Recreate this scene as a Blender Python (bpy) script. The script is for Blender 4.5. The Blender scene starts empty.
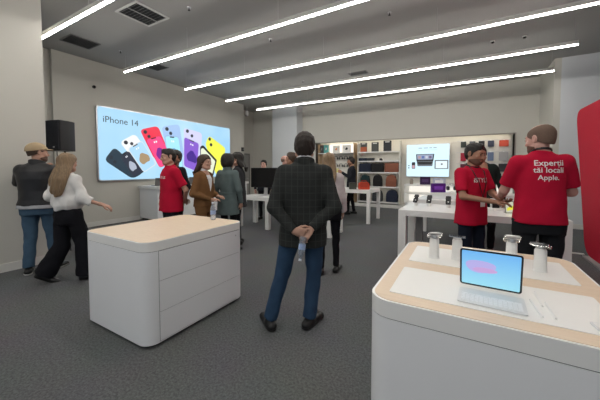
import bpy, bmesh, math, random
import numpy as np
from mathutils import Vector, Matrix, Euler
random.seed(7)
SC = bpy.context.scene
COL = SC.collection
PI = math.pi
def R(d): return math.radians(d)

# ------------------------------------------------------------------ materials
MATS = {}
def mat(name, col, rough=.6, metal=0., emit=None, estr=0., var=.06, nscale=30., stretch=None, bump=0., bscale=200., spec=.4, trans=0., coat=0.):
    if name in MATS: return MATS[name]
    m = bpy.data.materials.new(name); m.use_nodes = True
    nt = m.node_tree; b = nt.nodes['Principled BSDF']
    tc = nt.nodes.new('ShaderNodeTexCoord'); nz = nt.nodes.new('ShaderNodeTexNoise')
    nz.inputs['Scale'].default_value = nscale; nz.inputs['Detail'].default_value = 3
    if stretch:
        mp = nt.nodes.new('ShaderNodeMapping'); mp.inputs['Scale'].default_value = stretch; nt.links.new(tc.outputs['Object'], mp.inputs['Vector']); nt.links.new(mp.outputs['Vector'], nz.inputs['Vector'])
    else: nt.links.new(tc.outputs['Object'], nz.inputs['Vector'])
    mx = nt.nodes.new('ShaderNodeMix'); mx.data_type = 'RGBA'
    c = tuple(col[:3])
    mx.inputs['A'].default_value = tuple(max(0, v*(1-var)) for v in c)+(1,)
    mx.inputs['B'].default_value = tuple(min(1, v*(1+var)) for v in c)+(1,)
    nt.links.new(nz.outputs['Fac'], mx.inputs['Factor'])
    nt.links.new(mx.outputs['Result'], b.inputs['Base Color'])
    b.inputs['Roughness'].default_value = rough; b.inputs['Metallic'].default_value = metal
    b.inputs['Specular IOR Level'].default_value = spec
    b.inputs['Transmission Weight'].default_value = trans
    b.inputs['Coat Weight'].default_value = coat
    if emit:
        b.inputs['Emission Color'].default_value = tuple(emit)+(1,); b.inputs['Emission Strength'].default_value = estr
    if bump:
        n2 = nt.nodes.new('ShaderNodeTexNoise'); n2.inputs['Scale'].default_value = bscale; n2.inputs['Detail'].default_value = 4
        nt.links.new(tc.outputs['Object'], n2.inputs['Vector'])
        bp = nt.nodes.new('ShaderNodeBump'); bp.inputs['Strength'].default_value = bump; bp.inputs['Distance'].default_value = .01
        nt.links.new(n2.outputs['Fac'], bp.inputs['Height']); nt.links.new(bp.outputs['Normal'], b.inputs['Normal'])
    MATS[name] = m
    return m
def glow(name, col, s=1.0):
    if name in MATS: return MATS[name]
    m = mat(name, (.02, .02, .02), .3, emit=col, estr=s, var=0); return m

def carpet():
    m = bpy.data.materials.new('grey_carpet'); m.use_nodes = True; nt = m.node_tree; b = nt.nodes['Principled BSDF']
    tc = nt.nodes.new('ShaderNodeTexCoord')
    n1 = nt.nodes.new('ShaderNodeTexNoise'); n1.inputs['Scale'].default_value = 55; n1.inputs['Detail'].default_value = 6; n1.inputs['Roughness'].default_value = .8
    n2 = nt.nodes.new('ShaderNodeTexNoise'); n2.inputs['Scale'].default_value = 2.0; n2.inputs['Detail'].default_value = 2
    nt.links.new(tc.outputs['Object'], n1.inputs['Vector']); nt.links.new(tc.outputs['Object'], n2.inputs['Vector'])
    cr = nt.nodes.new('ShaderNodeValToRGB'); cr.color_ramp.elements[0].position = .32; cr.color_ramp.elements[1].position = .7
    cr.color_ramp.elements[0].color = (.058, .060, .062, 1); cr.color_ramp.elements[1].color = (.195, .20, .205, 1)
    nt.links.new(n1.outputs['Fac'], cr.inputs['Fac'])
    mx = nt.nodes.new('ShaderNodeMix'); mx.data_type = 'RGBA'; mx.blend_type = 'MULTIPLY'; mx.inputs['Factor'].default_value = .18
    nt.links.new(cr.outputs['Color'], mx.inputs['A']); nt.links.new(n2.outputs['Color'], mx.inputs['B'])
    nt.links.new(mx.outputs['Result'], b.inputs['Base Color'])
    b.inputs['Roughness'].default_value = .95; b.inputs['Specular IOR Level'].default_value = .15
    bp = nt.nodes.new('ShaderNodeBump'); bp.inputs['Strength'].default_value = .5; bp.inputs['Distance'].default_value = .004
    nt.links.new(n1.outputs['Fac'], bp.inputs['Height']); nt.links.new(bp.outputs['Normal'], b.inputs['Normal'])
    return m
def woodmat():
    m = bpy.data.materials.new('pale_oak'); m.use_nodes = True; nt = m.node_tree; b = nt.nodes['Principled BSDF']
    tc = nt.nodes.new('ShaderNodeTexCoord'); mp = nt.nodes.new('ShaderNodeMapping'); mp.inputs['Scale'].default_value = (6, 90, 20)
    n1 = nt.nodes.new('ShaderNodeTexNoise'); n1.inputs['Scale'].default_value = 1.5; n1.inputs['Detail'].default_value = 5
    nt.links.new(tc.outputs['Object'], mp.inputs['Vector']); nt.links.new(mp.outputs['Vector'], n1.inputs['Vector'])
    cr = nt.nodes.new('ShaderNodeValToRGB')
    cr.color_ramp.elements[0].color = (.68, .52, .37, 1); cr.color_ramp.elements[1].color = (.84, .69, .53, 1)
    nt.links.new(n1.outputs['Fac'], cr.inputs['Fac']); nt.links.new(cr.outputs['Color'], b.inputs['Base Color'])
    b.inputs['Roughness'].default_value = .45
    return m
def checkmat():
    m = bpy.data.materials.new('charcoal_check_wool'); m.use_nodes = True; nt = m.node_tree; b = nt.nodes['Principled BSDF']
    tc = nt.nodes.new('ShaderNodeTexCoord')
    def lines(axis, period, w):
        sep = nt.nodes.new('ShaderNodeSeparateXYZ'); nt.links.new(tc.outputs['Object'], sep.inputs[0])
        a = nt.nodes.new('ShaderNodeMath'); a.operation = 'DIVIDE'; a.inputs[1].default_value = period; nt.links.new(sep.outputs[axis], a.inputs[0])
        f = nt.nodes.new('ShaderNodeMath'); f.operation = 'FRACT'; nt.links.new(a.outputs[0], f.inputs[0])
        l = nt.nodes.new('ShaderNodeMath'); l.operation = 'LESS_THAN'; l.inputs[1].default_value = w; nt.links.new(f.outputs[0], l.inputs[0])
        return l
    a = lines('X', .052, .12); c = lines('Z', .06, .10)
    s = nt.nodes.new('ShaderNodeMath'); s.operation = 'MAXIMUM'; nt.links.new(a.outputs[0], s.inputs[0]); nt.links.new(c.outputs[0], s.inputs[1])
    mx = nt.nodes.new('ShaderNodeMix'); mx.data_type = 'RGBA'
    mx.inputs['A'].default_value = (.026, .028, .027, 1); mx.inputs['B'].default_value = (.042, .045, .043, 1)
    nt.links.new(s.outputs[0], mx.inputs['Factor']); nt.links.new(mx.outputs['Result'], b.inputs['Base Color'])
    b.inputs['Roughness'].default_value = .9; b.inputs['Specular IOR Level'].default_value = .15
    return m

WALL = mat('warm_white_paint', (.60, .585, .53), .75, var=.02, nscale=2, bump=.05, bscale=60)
WALLB = mat('cool_lit_white_paint', (.68, .70, .72), .7, var=.02, nscale=2)  # bright bluish light on the right wall is put into this colour
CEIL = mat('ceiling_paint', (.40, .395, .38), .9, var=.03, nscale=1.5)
TRIM = mat('white_trim_paint', (.72, .71, .67), .4, var=.02)
WHITE = mat('white_laminate', (.84, .85, .86), .32, var=.01, nscale=5)
WHITE2 = mat('white_solid_surface', (.86, .86, .84), .3, var=.01, nscale=5)
CREAM = mat('cream_display_panel', (.74, .72, .66), .6, var=.02, nscale=6)
DARK = mat('dark_recess', (.015, .015, .016), .6, var=.1)
BLACK = mat('black_plastic', (.012, .012, .014), .38, var=.15)
GREYP = mat('grey_plastic', (.2, .2, .2), .45)
METAL = mat('brushed_aluminium', (.62, .62, .63), .32, metal=.85, var=.05)
CHROME = mat('polished_clamp_metal', (.75, .74, .72), .18, metal=1.)
WOOD = woodmat(); CARPET = carpet(); CHECK = checkmat()
STRIP = glow('led_strip_diffuser', (1.0, .965, .91), 30.0)
REDP = mat('glossy_red_panel', (.50, .003, .028), .6, spec=.2, var=.03, nscale=2)

# ------------------------------------------------------------------ mesh helpers
def smooth(me, ang=None):
    me.polygons.foreach_set('use_smooth', [True]*len(me.polygons))
    if ang is not None:
        try: me.set_sharp_from_angle(angle=R(ang))
        except Exception: pass
def link(name, me, parent=None, loc=(0, 0, 0), rot=(0, 0, 0), mats=None):
    o = bpy.data.objects.new(name, me); COL.objects.link(o)
    o.location = loc; o.rotation_euler = rot
    if mats:
        for m in (mats if isinstance(mats, (list, tuple)) else [mats]): me.materials.append(m)
    if parent: o.parent = parent
    return o
def obj(name, bm, m, parent=None, loc=(0, 0, 0), rot=(0, 0, 0), ang=35, bev=0., seg=2, label=None):
    if bev > 0:
        es = [e for e in bm.edges if len(e.link_faces) == 2 and e.calc_face_angle(0) > R(40)]
        if es: bmesh.ops.bevel(bm, geom=es, offset=bev, segments=seg, affect='EDGES', clamp_overlap=True)
    bmesh.ops.recalc_face_normals(bm, faces=bm.faces)
    me = bpy.data.meshes.new(name); bm.to_mesh(me); bm.free(); smooth(me, ang)
    o = link(name, me, parent, loc, rot, m)
    if label: o['label'] = label
    return o
def tag(o, label, cat, group=None, kind=None):
    o['label'] = label; o['category'] = cat
    if group: o['group'] = group
    if kind: o['kind'] = kind
    return o
def thing(name, label, cat, loc=(0, 0, 0), rotz=0., group=None):
    o = bpy.data.objects.new(name, None); o.empty_display_size = .1; COL.objects.link(o)
    o.location = loc; o.rotation_euler = (0, 0, rotz)
    return tag(o, label, cat, group)
def struct(name, bm, m, **k):
    o = obj(name, bm, m, **k); o['kind'] = 'structure'; return o
def B(): return bmesh.new()
def box(bm, x0, x1, y0, y1, z0, z1, M=None):
    vs = [bm.verts.new((x, y, z)) for z in (z0, z1) for y in (y0, y1) for x in (x0, x1)]
    for f in ((0, 1, 3, 2), (4, 6, 7, 5), (0, 4, 5, 1), (2, 3, 7, 6), (0, 2, 6, 4), (1, 5, 7, 3)): bm.faces.new([vs[i] for i in f])
    if M is not None:
        for v in vs: v.co = M @ v.co
    return bm
def bx(*a): return box(B(), *a)
def prism(bm, pts, z0, z1, M=None):
    a = [bm.verts.new((p[0], p[1], z0)) for p in pts]; b = [bm.verts.new((p[0], p[1], z1)) for p in pts]
    n = len(pts); bm.faces.new(a[::-1]); bm.faces.new(b)
    for i in range(n): bm.faces.new((a[i], a[(i+1) % n], b[(i+1) % n], b[i]))
    if M is not None:
        for v in a+b: v.co = M @ v.co
    return bm
def rrect(x0, x1, y0, y1, r, n=6):
    P = []
    for cx, cy, a0 in ((x1-r, y1-r, 0), (x0+r, y1-r, 90), (x0+r, y0+r, 180), (x1-r, y0+r, 270)):
        for i in range(n+1):
            a = R(a0+90*i/n); P.append((cx+r*math.cos(a), cy+r*math.sin(a)))
    return P
def rpoly(pts, r, n=5):
    out = []; L = len(pts)
    for i in range(L):
        p0, p, p1 = (Vector(pts[i-1]), Vector(pts[i]), Vector(pts[(i+1) % L]))
        rr = min(r, (p-p0).length*.45, (p1-p).length*.45)
        a = p+(p0-p).normalized()*rr; b = p+(p1-p).normalized()*rr
        for k in range(n+1):
            t = k/n; q = a*(1-t)**2+p*2*t*(1-t)+b*t*t; out.append((q.x, q.y))
    return out
def cyl(bm, p0, p1, r0, r1=None, n=20, caps=True):
    p0, p1 = Vector(p0), Vector(p1); r1 = r0 if r1 is None else r1
    d = (p1-p0).normalized(); u = d.orthogonal().normalized(); v = d.cross(u)
    A = []; C = []
    for i in range(n):
        a = 2*PI*i/n; w = u*math.cos(a)+v*math.sin(a)
        A.append(bm.verts.new(p0+w*r0)); C.append(bm.verts.new(p1+w*r1))
    for i in range(n): bm.faces.new((A[i], A[(i+1) % n], C[(i+1) % n], C[i]))
    if caps: bm.faces.new(A[::-1]); bm.faces.new(C)
    return bm
def lathe(bm, prof, n=24, M=None):
    rings = []
    for r, z in prof:
        if r < 1e-5: rings.append([bm.verts.new((0, 0, z))])
        else: rings.append([bm.verts.new((r*math.cos(2*PI*i/n), r*math.sin(2*PI*i/n), z)) for i in range(n)])
    for a, b in zip(rings, rings[1:]):
        for i in range(n):
            j = (i+1) % n
            f = [a[i % len(a)], a[j % len(a)], b[j % len(b)], b[i % len(b)]]
            g = []
            for v in f:
                if v not in g: g.append(v)
            if len(g) > 2: bm.faces.new(g)
    if M is not None:
        for rr in rings:
            for v in rr: v.co = M @ v.co
    return bm
def tube(bm, pts, r, n=8):
    pts = [Vector(p) for p in pts]; rings = []
    for i, p in enumerate(pts):
        d = (pts[min(i+1, len(pts)-1)]-pts[max(i-1, 0)]).normalized()
        u = Vector((0, 0, 1)).cross(d)
        u = d.orthogonal().normalized() if u.length < .1 else u.normalized()
        v = d.cross(u)
        rings.append([bm.verts.new(p+(u*math.cos(2*PI*k/n)+v*math.sin(2*PI*k/n))*r) for k in range(n)])
    for a, b in zip(rings, rings[1:]):
        for k in range(n): bm.faces.new((a[k], a[(k+1) % n], b[(k+1) % n], b[k]))
    bm.faces.new(rings[0][::-1]); bm.faces.new(rings[-1])
    return bm
def text_mesh(s, width=None, height=None, extrude=.001, align='LEFT', bold=0.):
    cu = bpy.data.curves.new('lettering', 'FONT'); cu.body = s; cu.align_x = align; cu.extrude = 0.; cu.resolution_u = 6; cu.offset = bold
    o = bpy.data.objects.new('lettering', cu); COL.objects.link(o)
    dg = bpy.context.evaluated_depsgraph_get(); me = bpy.data.meshes.new_from_object(o.evaluated_get(dg))
    bpy.data.objects.remove(o); bpy.data.curves.remove(cu)
    co = np.array([v.co[:] for v in me.vertices]); w = co[:, 0].max()-co[:, 0].min()
    k = width/w if width else height/.7
    for v in me.vertices: v.co *= k
    return me
def copy_tree(o, parent=None):
    c = o.copy(); COL.objects.link(c); c.parent = parent
    for ch in list(o.children): copy_tree(ch, c)
    return c

# ------------------------------------------------------------------ camera
cam = bpy.data.cameras.new('camera'); camo = bpy.data.objects.new('camera', cam); COL.objects.link(camo); SC.camera = camo
cam.sensor_width = 36; cam.lens = 36*286/600; cam.shift_y = -19/600; cam.clip_start = .05
camo.location = (0, 0, 1.47); camo.rotation_euler = (R(90)-math.atan(12/286), 0, R(30))

# ------------------------------------------------------------------ room shell
CZ = 4.2
struct('floor', bx(-12, 4.5, -4, 12, -.1, 0), CARPET)
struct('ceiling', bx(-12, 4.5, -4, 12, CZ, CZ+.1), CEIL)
struct('wall_left', bx(-8.4, -8.2, 2.9, 9.42, 0, CZ), WALL)
struct('wall_left_recess', bx(-8.48, -8.28, -4, 2.9, 0, CZ), WALL)
struct('wall_left_pillar', bx(-6.4, -5.67, -1.2, 1.9, 0, CZ), WALL, bev=.006)
struct('wall_left_alcove', bx(-9.15, -8.95, 9.42, 10.96, 0, CZ), WALL)
b = B(); box(b, -8.95, -8.4, 9.38, 9.42, 0, CZ); struct('wall_left_return', b, WALL)
NX0, NX1, NZ = -5.53, 1.30, 2.56
struct('wall_back_left', bx(-9.15, NX0, 10.96, 11.45, 0, CZ), WALL)
struct('wall_back_right', bx(NX1, 1.89, 10.96, 11.45, 0, CZ), WALL)
struct('wall_back_upper', box(bx(NX0, NX1, 10.96, 11.04, NZ, CZ), NX0, NX1, 11.04, 11.45, NZ+.14, CZ), WALL)
struct('wall_back_niche', bx(NX0, NX1, 11.40, 11.5, 0, NZ+.14), CREAM)
struct('wall_back_column', bx(-7.45, -6.2, 10.45, 10.96, 0, CZ), WALLB, bev=.006)
struct('wall_right_return', bx(1.87, 2.0, 9.4, 11.45, 0, CZ), WALL)
struct('wall_right', bx(2.0, 4.5, 9.4, 9.6, 0, CZ), WALLB)
struct('wall_right_side', bx(4.4, 4.5, -4, 9.4, 0, CZ), WALLB)
# niche frame: thin rounded metal-edged border
b = B(); box(b, NX0-.03, NX0, 10.93, 11.4, 0, NZ+.03); box(b, NX1, NX1+.03, 10.93, 11.4, 0, NZ+.03); box(b, NX0, NX1, 10.93, 10.97, NZ, NZ+.03)
struct('trim_1', b, mat('satin_grey_trim', (.33, .31, .28), .5))
struct('trim_2', bx(NX0, NX1, 10.98, 11.4, 0, .12), TRIM)
for n, a in (('baseboard_left', (-8.2, -8.185, 2.9, 9.42, 0, .12)), ('baseboard_left_pillar', (-5.67, -5.655, -1.2, 1.9, 0, .12)),
             ('baseboard_right', (1.87, 4.4, 9.385, 9.4, 0, .12)), ('baseboard_back_left', (-8.95, NX0-.03, 10.945, 10.96, 0, .12)),
             ('baseboard_right_return', (1.855, 1.87, 9.4, 10.93, 0, .12)), ('baseboard_back_right', (NX1+.03, 1.855, 10.945, 10.96, 0, .12))):
    struct(n, bx(*a), TRIM, bev=.003)
struct('baseboard_back_column', box(box(B(), -7.465, -6.185, 10.435, 10.45, 0, .12), -6.2, -6.185, 10.45, 10.945, 0, .12), TRIM)
# grey door in the alcove
GD = mat('grey_door_paint', (.22, .22, .21), .5)
b = B(); box(b, -8.95, -8.92, 9.75, 9.82, 0, 2.2); box(b, -8.95, -8.92, 10.6, 10.67, 0, 2.2); box(b, -8.95, -8.92, 9.82, 10.6, 2.13, 2.2)
d = struct('door_1', bx(-8.95, -8.935, 9.82, 10.6, 0.01, 2.13), mat('pale_grey_door', (.34, .34, .32), .5))
f = obj('door_frame', b, GD, d)
b = B(); cyl(b, (-8.935, 10.5, 1.02), (-8.89, 10.5, 1.02), .01); cyl(b, (-8.89, 10.5, 1.02), (-8.89, 10.38, 1.02), .009); obj('door_handle', b, METAL, d)
struct('trim_3', bx(1.25, 1.8, 6.63, 6.68, 0, .015), TRIM)

# warm LED line along the top of the niche (lights the shelves)
t = thing('niche_light', 'thin warm lamp line along the top of the shelf niche', 'light', (-2.1, 11.14, NZ+.105))
obj('housing', bx(-3.35, 3.35, -.03, .03, .005, .03), TRIM, t)
obj('diffuser', bx(-3.33, 3.33, -.02, .02, -.008, .005), glow('niche_led', (1., .91, .76), 9.), t)

# ------------------------------------------------------------------ ceiling lamps
SX0, SX1, SZ = -6.9, 1.72, 3.72
names = {2.12: 'nearest the camera, crossing the top left corner', 3.80: 'second from the camera, running out of the top edge', 5.46: 'third from the camera, leaving at the right edge',
         7.06: 'fourth from the camera, ending just left of the upper right', 8.67: 'farthest one, nearest the shelf wall'}
for i, y in enumerate((-2.8, -1.15, .5, 2.12, 3.80, 5.46, 7.06, 8.67)):
    lb = 'long white suspended light strip, '+names.get(y, 'behind the viewpoint')
    x1 = SX1
    x0 = SX0 if y > 3 else (-5.6 if y < 1.95 else SX0)
    t = thing('linear_pendant_light', lb, 'ceiling light', (x0, y, SZ), 0, 'suspended light strips')
    L = x1-x0
    obj('housing', bx(0, L, -.024, .024, .004, .07), TRIM, t)
    obj('diffuser', bx(0.005, L-.005, -.015, .015, -.014, .004), STRIP, t)
    n = 5
    for k in range(n):
        x = .05+(L-.1)*k/(n-1)
        b = B(); cyl(b, (x, 0, .08), (x, 0, CZ-SZ), .0025, n=6); obj('suspension_cable', b, METAL, t)
# ------------------------------------------------------------------ ceiling fittings
def grille(x0, x1, y0, y1, label, louvre=True):
    cx, cy = (x0+x1)/2, (y0+y1)/2
    t = thing('air_vent', label, 'vent', (cx, cy, CZ)); w, d = (x1-x0)/2, (y1-y0)/2
    fr = .035 if louvre else .012
    b = B(); box(b, -w, w, -d, -d+fr, -.018, 0); box(b, -w, w, d-fr, d, -.018, 0); box(b, -w, -w+fr, -d+fr, d-fr, -.018, 0); box(b, w-fr, w, -d+fr, d-fr, -.018, 0)
    obj('frame', b, mat('vent_white', (.62, .62, .60), .5) if louvre else GREYP, t)
    obj('backing', bx(-w+fr, w-fr, -d+fr, d-fr, -.004, 0), DARK, t)
    if louvre:
        b = B(); n = 9
        for k in range(n):
            y = -d+fr+(k+.5)*(2*d-2*fr)/n
            M = Matrix.Translation((0, y, -.011)) @ Matrix.Rotation(R(40), 4, 'X')
            box(b, -w+fr, w-fr, -.013, .013, -.001, .001, M)
        box(b, -.008, .008, -d+fr, d-fr, -.016, -.006)
        obj('louvre', b, mat('vent_louvre_grey', (.35, .35, .34), .5), t)
    else:
        b = B(); n = 14
        for k in range(n):
            y = -d+.012+(k+.5)*(2*d-.024)/n; box(b, -w+fr, w-fr, y-.004, y+.004, -.012, -.004)
        obj('slats', b, mat('vent_dark_slats', (.06, .06, .06), .5), t)
grille(-5.3, -4.68, 2.78, 3.4, 'square white framed ceiling vent with angled louvres at the top left')
grille(-7.47, -6.95, 2.79, 3.34, 'plain dark grey square ceiling grille near the loudspeaker', False)
grille(-7.45, -6.95, 4.70, 5.0, 'small dark slot grille in the ceiling above the big phone display', False)
grille(-2.96, -2.43, 7.85, 8.1, 'dark slot grille in the ceiling near the shelf wall', False)
for i, (x, y, lb) in enumerate(((-6.95, 3.75, 'tiny ceiling sprinkler beside the dark grey grille at left'), (-4.1, 3.35, 'tiny ceiling sprinkler beside the louvred vent'), (-3.6, 5.0, 'tiny ceiling sprinkler midway along the third light strip'), (-1.2, 5.2, 'tiny ceiling sprinkler between second and third light strips'), (1.5, 4.9, 'tiny ceiling sprinkler near the upper right corner'), (-4.4, 7.8, 'tiny ceiling sprinkler between the far light strips'))):
    t = thing('fire_sprinkler', lb, 'sprinkler', (x, y, CZ), 0, 'ceiling sprinklers')
    b = B(); lathe(b, [(0, -.001), (.035, -.001), (.03, -.012), (0, -.012)]); obj('escutcheon', b, METAL, t)
    b = B(); cyl(b, (0, 0, -.012), (0, 0, -.05), .008, n=8); cyl(b, (0, 0, -.05), (0, 0, -.054), .02, n=10); obj('head', b, DARK, t)
def dome(x, y, z, lb, rot=(0, 0, 0)):
    t = thing('dome_camera', lb, 'security camera', (x, y, z)); t.rotation_euler = rot; t.scale = (.75,)*3
    b = B(); lathe(b, [(0, 0), (.055, 0), (.055, -.02), (.045, -.028), (0, -.028)]); obj('base', b, TRIM if z > 4.1 else BLACK, t)
    b = B(); lathe(b, [(.042, -.026), (.04, -.045), (.028, -.062), (0, -.07)]); obj('dome', b, mat('smoked_dome', (.01, .01, .01), .1), t)
dome(1.0, 7.5, CZ, 'dark dome security camera in the ceiling near the far right end of the strips')
dome(.45, 7.45, CZ, 'small dome security camera in the ceiling left of the larger right hand one')
dome(-8.2, 3.75, 3.55, 'black dome camera on the left wall above the display', (0, R(-90), 0))
t = thing('emergency_light', 'small white emergency lamp hanging by the far left corner', 'lamp', (-8.3, 9.75, CZ))
b = B(); cyl(b, (0, 0, 0), (0, 0, -.2), .008, n=6); obj('rod', b, TRIM, t); b = B(); lathe(b, [(0, -.2), (.05, -.2), (.075, -.28), (.06, -.42), (0, -.42)]); obj('lamp_body', b, WHITE2, t)
t = thing('wall_sensor', 'little dark box on the far end of the left wall', 'sensor', (-8.2, 9.3, 2.3)); obj('casing', bx(0, .06, -.05, .05, -.08, .08), BLACK, t, bev=.008); b = B(); cyl(b, (.06, 0, 0), (.075, 0, 0), .03); obj('lens', b, GREYP, t)
# ------------------------------------------------------------------ big display on the left wall
def quad_plate(bm, pts, r, d0, d1):
    """rounded plate in (along, height) coordinates, d = distance from plane"""
    P = rpoly(pts, r); a = [bm.verts.new((d0, p[0], p[1])) for p in P]; c = [bm.verts.new((d1, p[0], p[1])) for p in P]
    n = len(P); bm.faces.new(a[::-1]); bm.faces.new(c)
    for i in range(n): bm.faces.new((a[i], a[(i+1) % n], c[(i+1) % n], c[i]))
    return bm
OY, OZ = 3.75, 1.15
t = thing('lightbox_display', 'huge glowing pale blue wall display with a row of coloured phones', 'display', (-8.2, OY, OZ))
SW, SH = 4.78, 1.95
b = B(); quad_plate(b, [(0, 0), (SW, 0), (SW, SH), (0, SH)], .08, .002, .07); obj('frame', b, METAL, t)
def skyglow():
    m = mat('lightbox_blue', (.02, .02, .02), .4, emit=(.50, .74, .90), estr=1.0, var=0)
    nt = m.node_tree; bs = nt.nodes['Principled BSDF']; tc = nt.nodes.new('ShaderNodeTexCoord'); nz = nt.nodes.new('ShaderNodeTexNoise'); nz.inputs['Scale'].default_value = .6
    nt.links.new(tc.outputs['Object'], nz.inputs['Vector']); cr = nt.nodes.new('ShaderNodeValToRGB')
    cr.color_ramp.elements[0].position = .3; cr.color_ramp.elements[1].position = .7
    cr.color_ramp.elements[0].color = (.27, .52, .74, 1); cr.color_ramp.elements[1].color = (.42, .64, .78, 1)
    nt.links.new(nz.outputs['Fac'], cr.inputs['Fac']); nt.links.new(cr.outputs['Color'], bs.inputs['Emission Color']); return m
b = B(); quad_plate(b, [(.03, .03), (SW-.03, .03), (SW-.03, SH-.03), (.03, SH-.03)], .07, .06, .074); obj('screen_face', b, skyglow(), t)
me = text_mesh('iPhone 14', width=.92); 
o = link('lettering', me, t, (.0755, .14, 1.54), (0, 0, 0), glow('ink_navy', (.006, .010, .02), .8))
o.rotation_euler = Matrix(((0, 0, 1), (1, 0, 0), (0, 1, 0))).to_euler()
o['label'] = 'dark lettering reading iPhone 14'
def sp(p): return (p[0]-OY, p[1]-OZ)
def phone_pic(kind, back, front, cb, cf, lens, wall2, label):
    d = .075+.002*kind
    p = obj('phone_picture', quad_plate(B(), [sp(q) for q in back], .13, .0742, d+.0005), glow('pic_back_'+label, cb, .9), t, label=label+' phone picture')
    for c, r in lens:
        b = B(); cyl(b, (d, c[0]-OY, c[1]-OZ), (d+.003, c[0]-OY, c[1]-OZ), r, n=16); obj('camera_lens', b, glow('pic_lens', (.02, .025, .04), .8), p)
    if front:
        F = [sp(q) for q in front]; C = (sum(q[0] for q in F)/4, sum(q[1] for q in F)/4)
        obj('phone_edge', quad_plate(B(), F, .1, d, d+.004), glow('pic_edge_'+label, tuple(min(1, v*1.0+.0) for v in cb), .8), p)
        I = [(C[0]+(q[0]-C[0])*.93, C[1]+(q[1]-C[1])*.95) for q in F]
        obj('phone_screen', quad_plate(B(), I, .09, d+.004, d+.005), glow('pic_screen_'+label, cf, .95), p)
        # notch, clock and wallpaper blot
        u = (Vector(I[1])-Vector(I[0])); v = (Vector(I[3])-Vector(I[0]))
        def uv(a, c): q = Vector(I[0])+u*a+v*c; return (q.x, q.y)
        obj('notch', quad_plate(B(), [uv(.33, 0), uv(.67, 0), uv(.67, .035), uv(.33, .035)], .02, d+.005, d+.006), glow('pic_black', (.01, .01, .012), .8), p)
        for a in (.40, .53): obj('clock_digit', quad_plate(B(), [uv(a, .12), uv(a+.08, .12), uv(a+.08, .18), uv(a, .18)], .03, d+.005, d+.0058), glow('pic_white', (.9, .92, .95), .9), p)
        Q = []
        for k in range(14):
            an = 2*PI*k/14; Q.append(uv(.52+.36*math.cos(an), .60+.20*math.sin(an)*(1+.25*math.sin(3*an))))
        obj('wallpaper_shape', quad_plate(B(), Q, .01, d+.005, d+.0056), glow('pic_wall_'+label, wall2, .8), p)
phone_pic(1, [(3.90, 1.70), (4.16, 2.06), (4.93, 1.35), (4.62, 1.14+.05)], [(4.31, 1.82), (4.50, 1.95), (4.95, 1.36), (4.60, 1.19)][0:0] or [(4.28, 1.83), (4.52, 2.0), (5.0, 1.42), (4.66, 1.20)], (.02, .04, .06), (.025, .03, .05), [((4.07, 1.78), .05), ((4.16, 1.66), .05)], (.45, .5, .6), 'midnight')
phone_pic(3, [(4.30, 2.20), (4.72, 2.47), (5.25, 1.75), (4.85, 1.5)], [(4.49, 2.04), (4.90, 2.30), (5.36, 1.62), (4.95, 1.36)], (.82, .84, .84), (.38, .62, .85), [((4.46, 2.2), .055), ((4.62, 2.18), .045)], (.42, .30, .17), 'starlight')
phone_pic(5, [(4.86, 2.60), (5.42, 2.78), (5.80, 1.95), (5.3, 1.75)], [(5.0, 2.34), (5.49, 2.51), (5.95, 1.72), (5.45, 1.50)], (.80, .03, .07), (.85, .06, .22), [((5.02, 2.55), .055), ((5.13, 2.43), .05)], (.22, .02, .28), 'red')
phone_pic(7, [(5.55, 2.78), (6.17, 2.93), (6.34, 1.9), (5.75, 1.75)], [(5.63, 2.52), (6.14, 2.53), (6.30, 1.50), (5.78, 1.48)], (.35, .52, .80), (.35, .72, .88), [((5.72, 2.72), .06), ((5.85, 2.60), .055)], (.16, .38, .68), 'blue')
phone_pic(9, [(6.34, 2.84), (7.10, 2.74), (7.02, 1.7), (6.4, 1.6)], [(6.33, 2.56), (6.97, 2.38), (6.85, 1.36), (6.30, 1.55)], (.62, .62, .90), (.22, .10, .55), [((6.48, 2.74), .06), ((6.66, 2.60), .055)], (.06, .02, .28), 'purple')
phone_pic(11, [(7.25, 2.38), (7.42, 2.68), (8.24, 2.28), (8.0, 1.22), (7.75, 1.25)], None, (.82, .84, .08), None, [((7.44, 2.56), .06), ((7.5, 2.36), .06)], None, 'yellow')
p = obj('phone_picture', quad_plate(B(), [sp(q) for q in [(7.0, 2.25), (7.13, 2.32), (7.78, 1.80), (7.58, 1.2), (7.0, 1.25)]], .05, .0742, .099), glow('pic_black', (.01, .01, .012), .8), t, label='front of the yellow phone')
obj('phone_screen', quad_plate(B(), [sp(q) for q in [(7.03, 2.18), (7.13, 2.22), (7.70, 1.76), (7.52, 1.22), (7.02, 1.28)]], .05, .099, .1), glow('pic_paleyellow', (.75, .80, .62), .9), p)

# ------------------------------------------------------------------ loudspeaker on its stand
t = thing('loudspeaker', 'black loudspeaker box on a pole stand before the left wall', 'loudspeaker', (-6.46, 2.40, 1.80), R(14))
b = B(); P = [(-.19, -.02), (-.12, .16), (.12, .16), (.19, -.02), (.19, -.17), (-.19, -.17)]
prism(b, rpoly(P, .03, 3), 0, .54); obj('cabinet', b, BLACK, t, bev=.008)
b = B(); prism(b, rpoly([(-.175, -.165), (.175, -.165), (.175, -.185), (-.175, -.185)], .01, 2), .02, .52); obj('front_grille', b, mat('speaker_mesh', (.012, .014, .022), .55, bump=.6, bscale=400), t)
obj('badge', bx(.05, .085, -.19, -.184, .05, .075), METAL, t)
obj('side_handle', bx(-.192, -.17, -.09, -.06, .22, .34), GREYP, t, rot=(0, 0, 0), bev=.006)
t = thing('speaker_stand', 'black pole stand carrying the loudspeaker', 'stand', (-6.46, 2.44, 0), R(14))
b = B(); cyl(b, (0, 0, .12), (0, 0, 1.15), .022); cyl(b, (0, 0, 1.1), (0, 0, 1.80), .017); obj('pole', b, BLACK, t)
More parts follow.
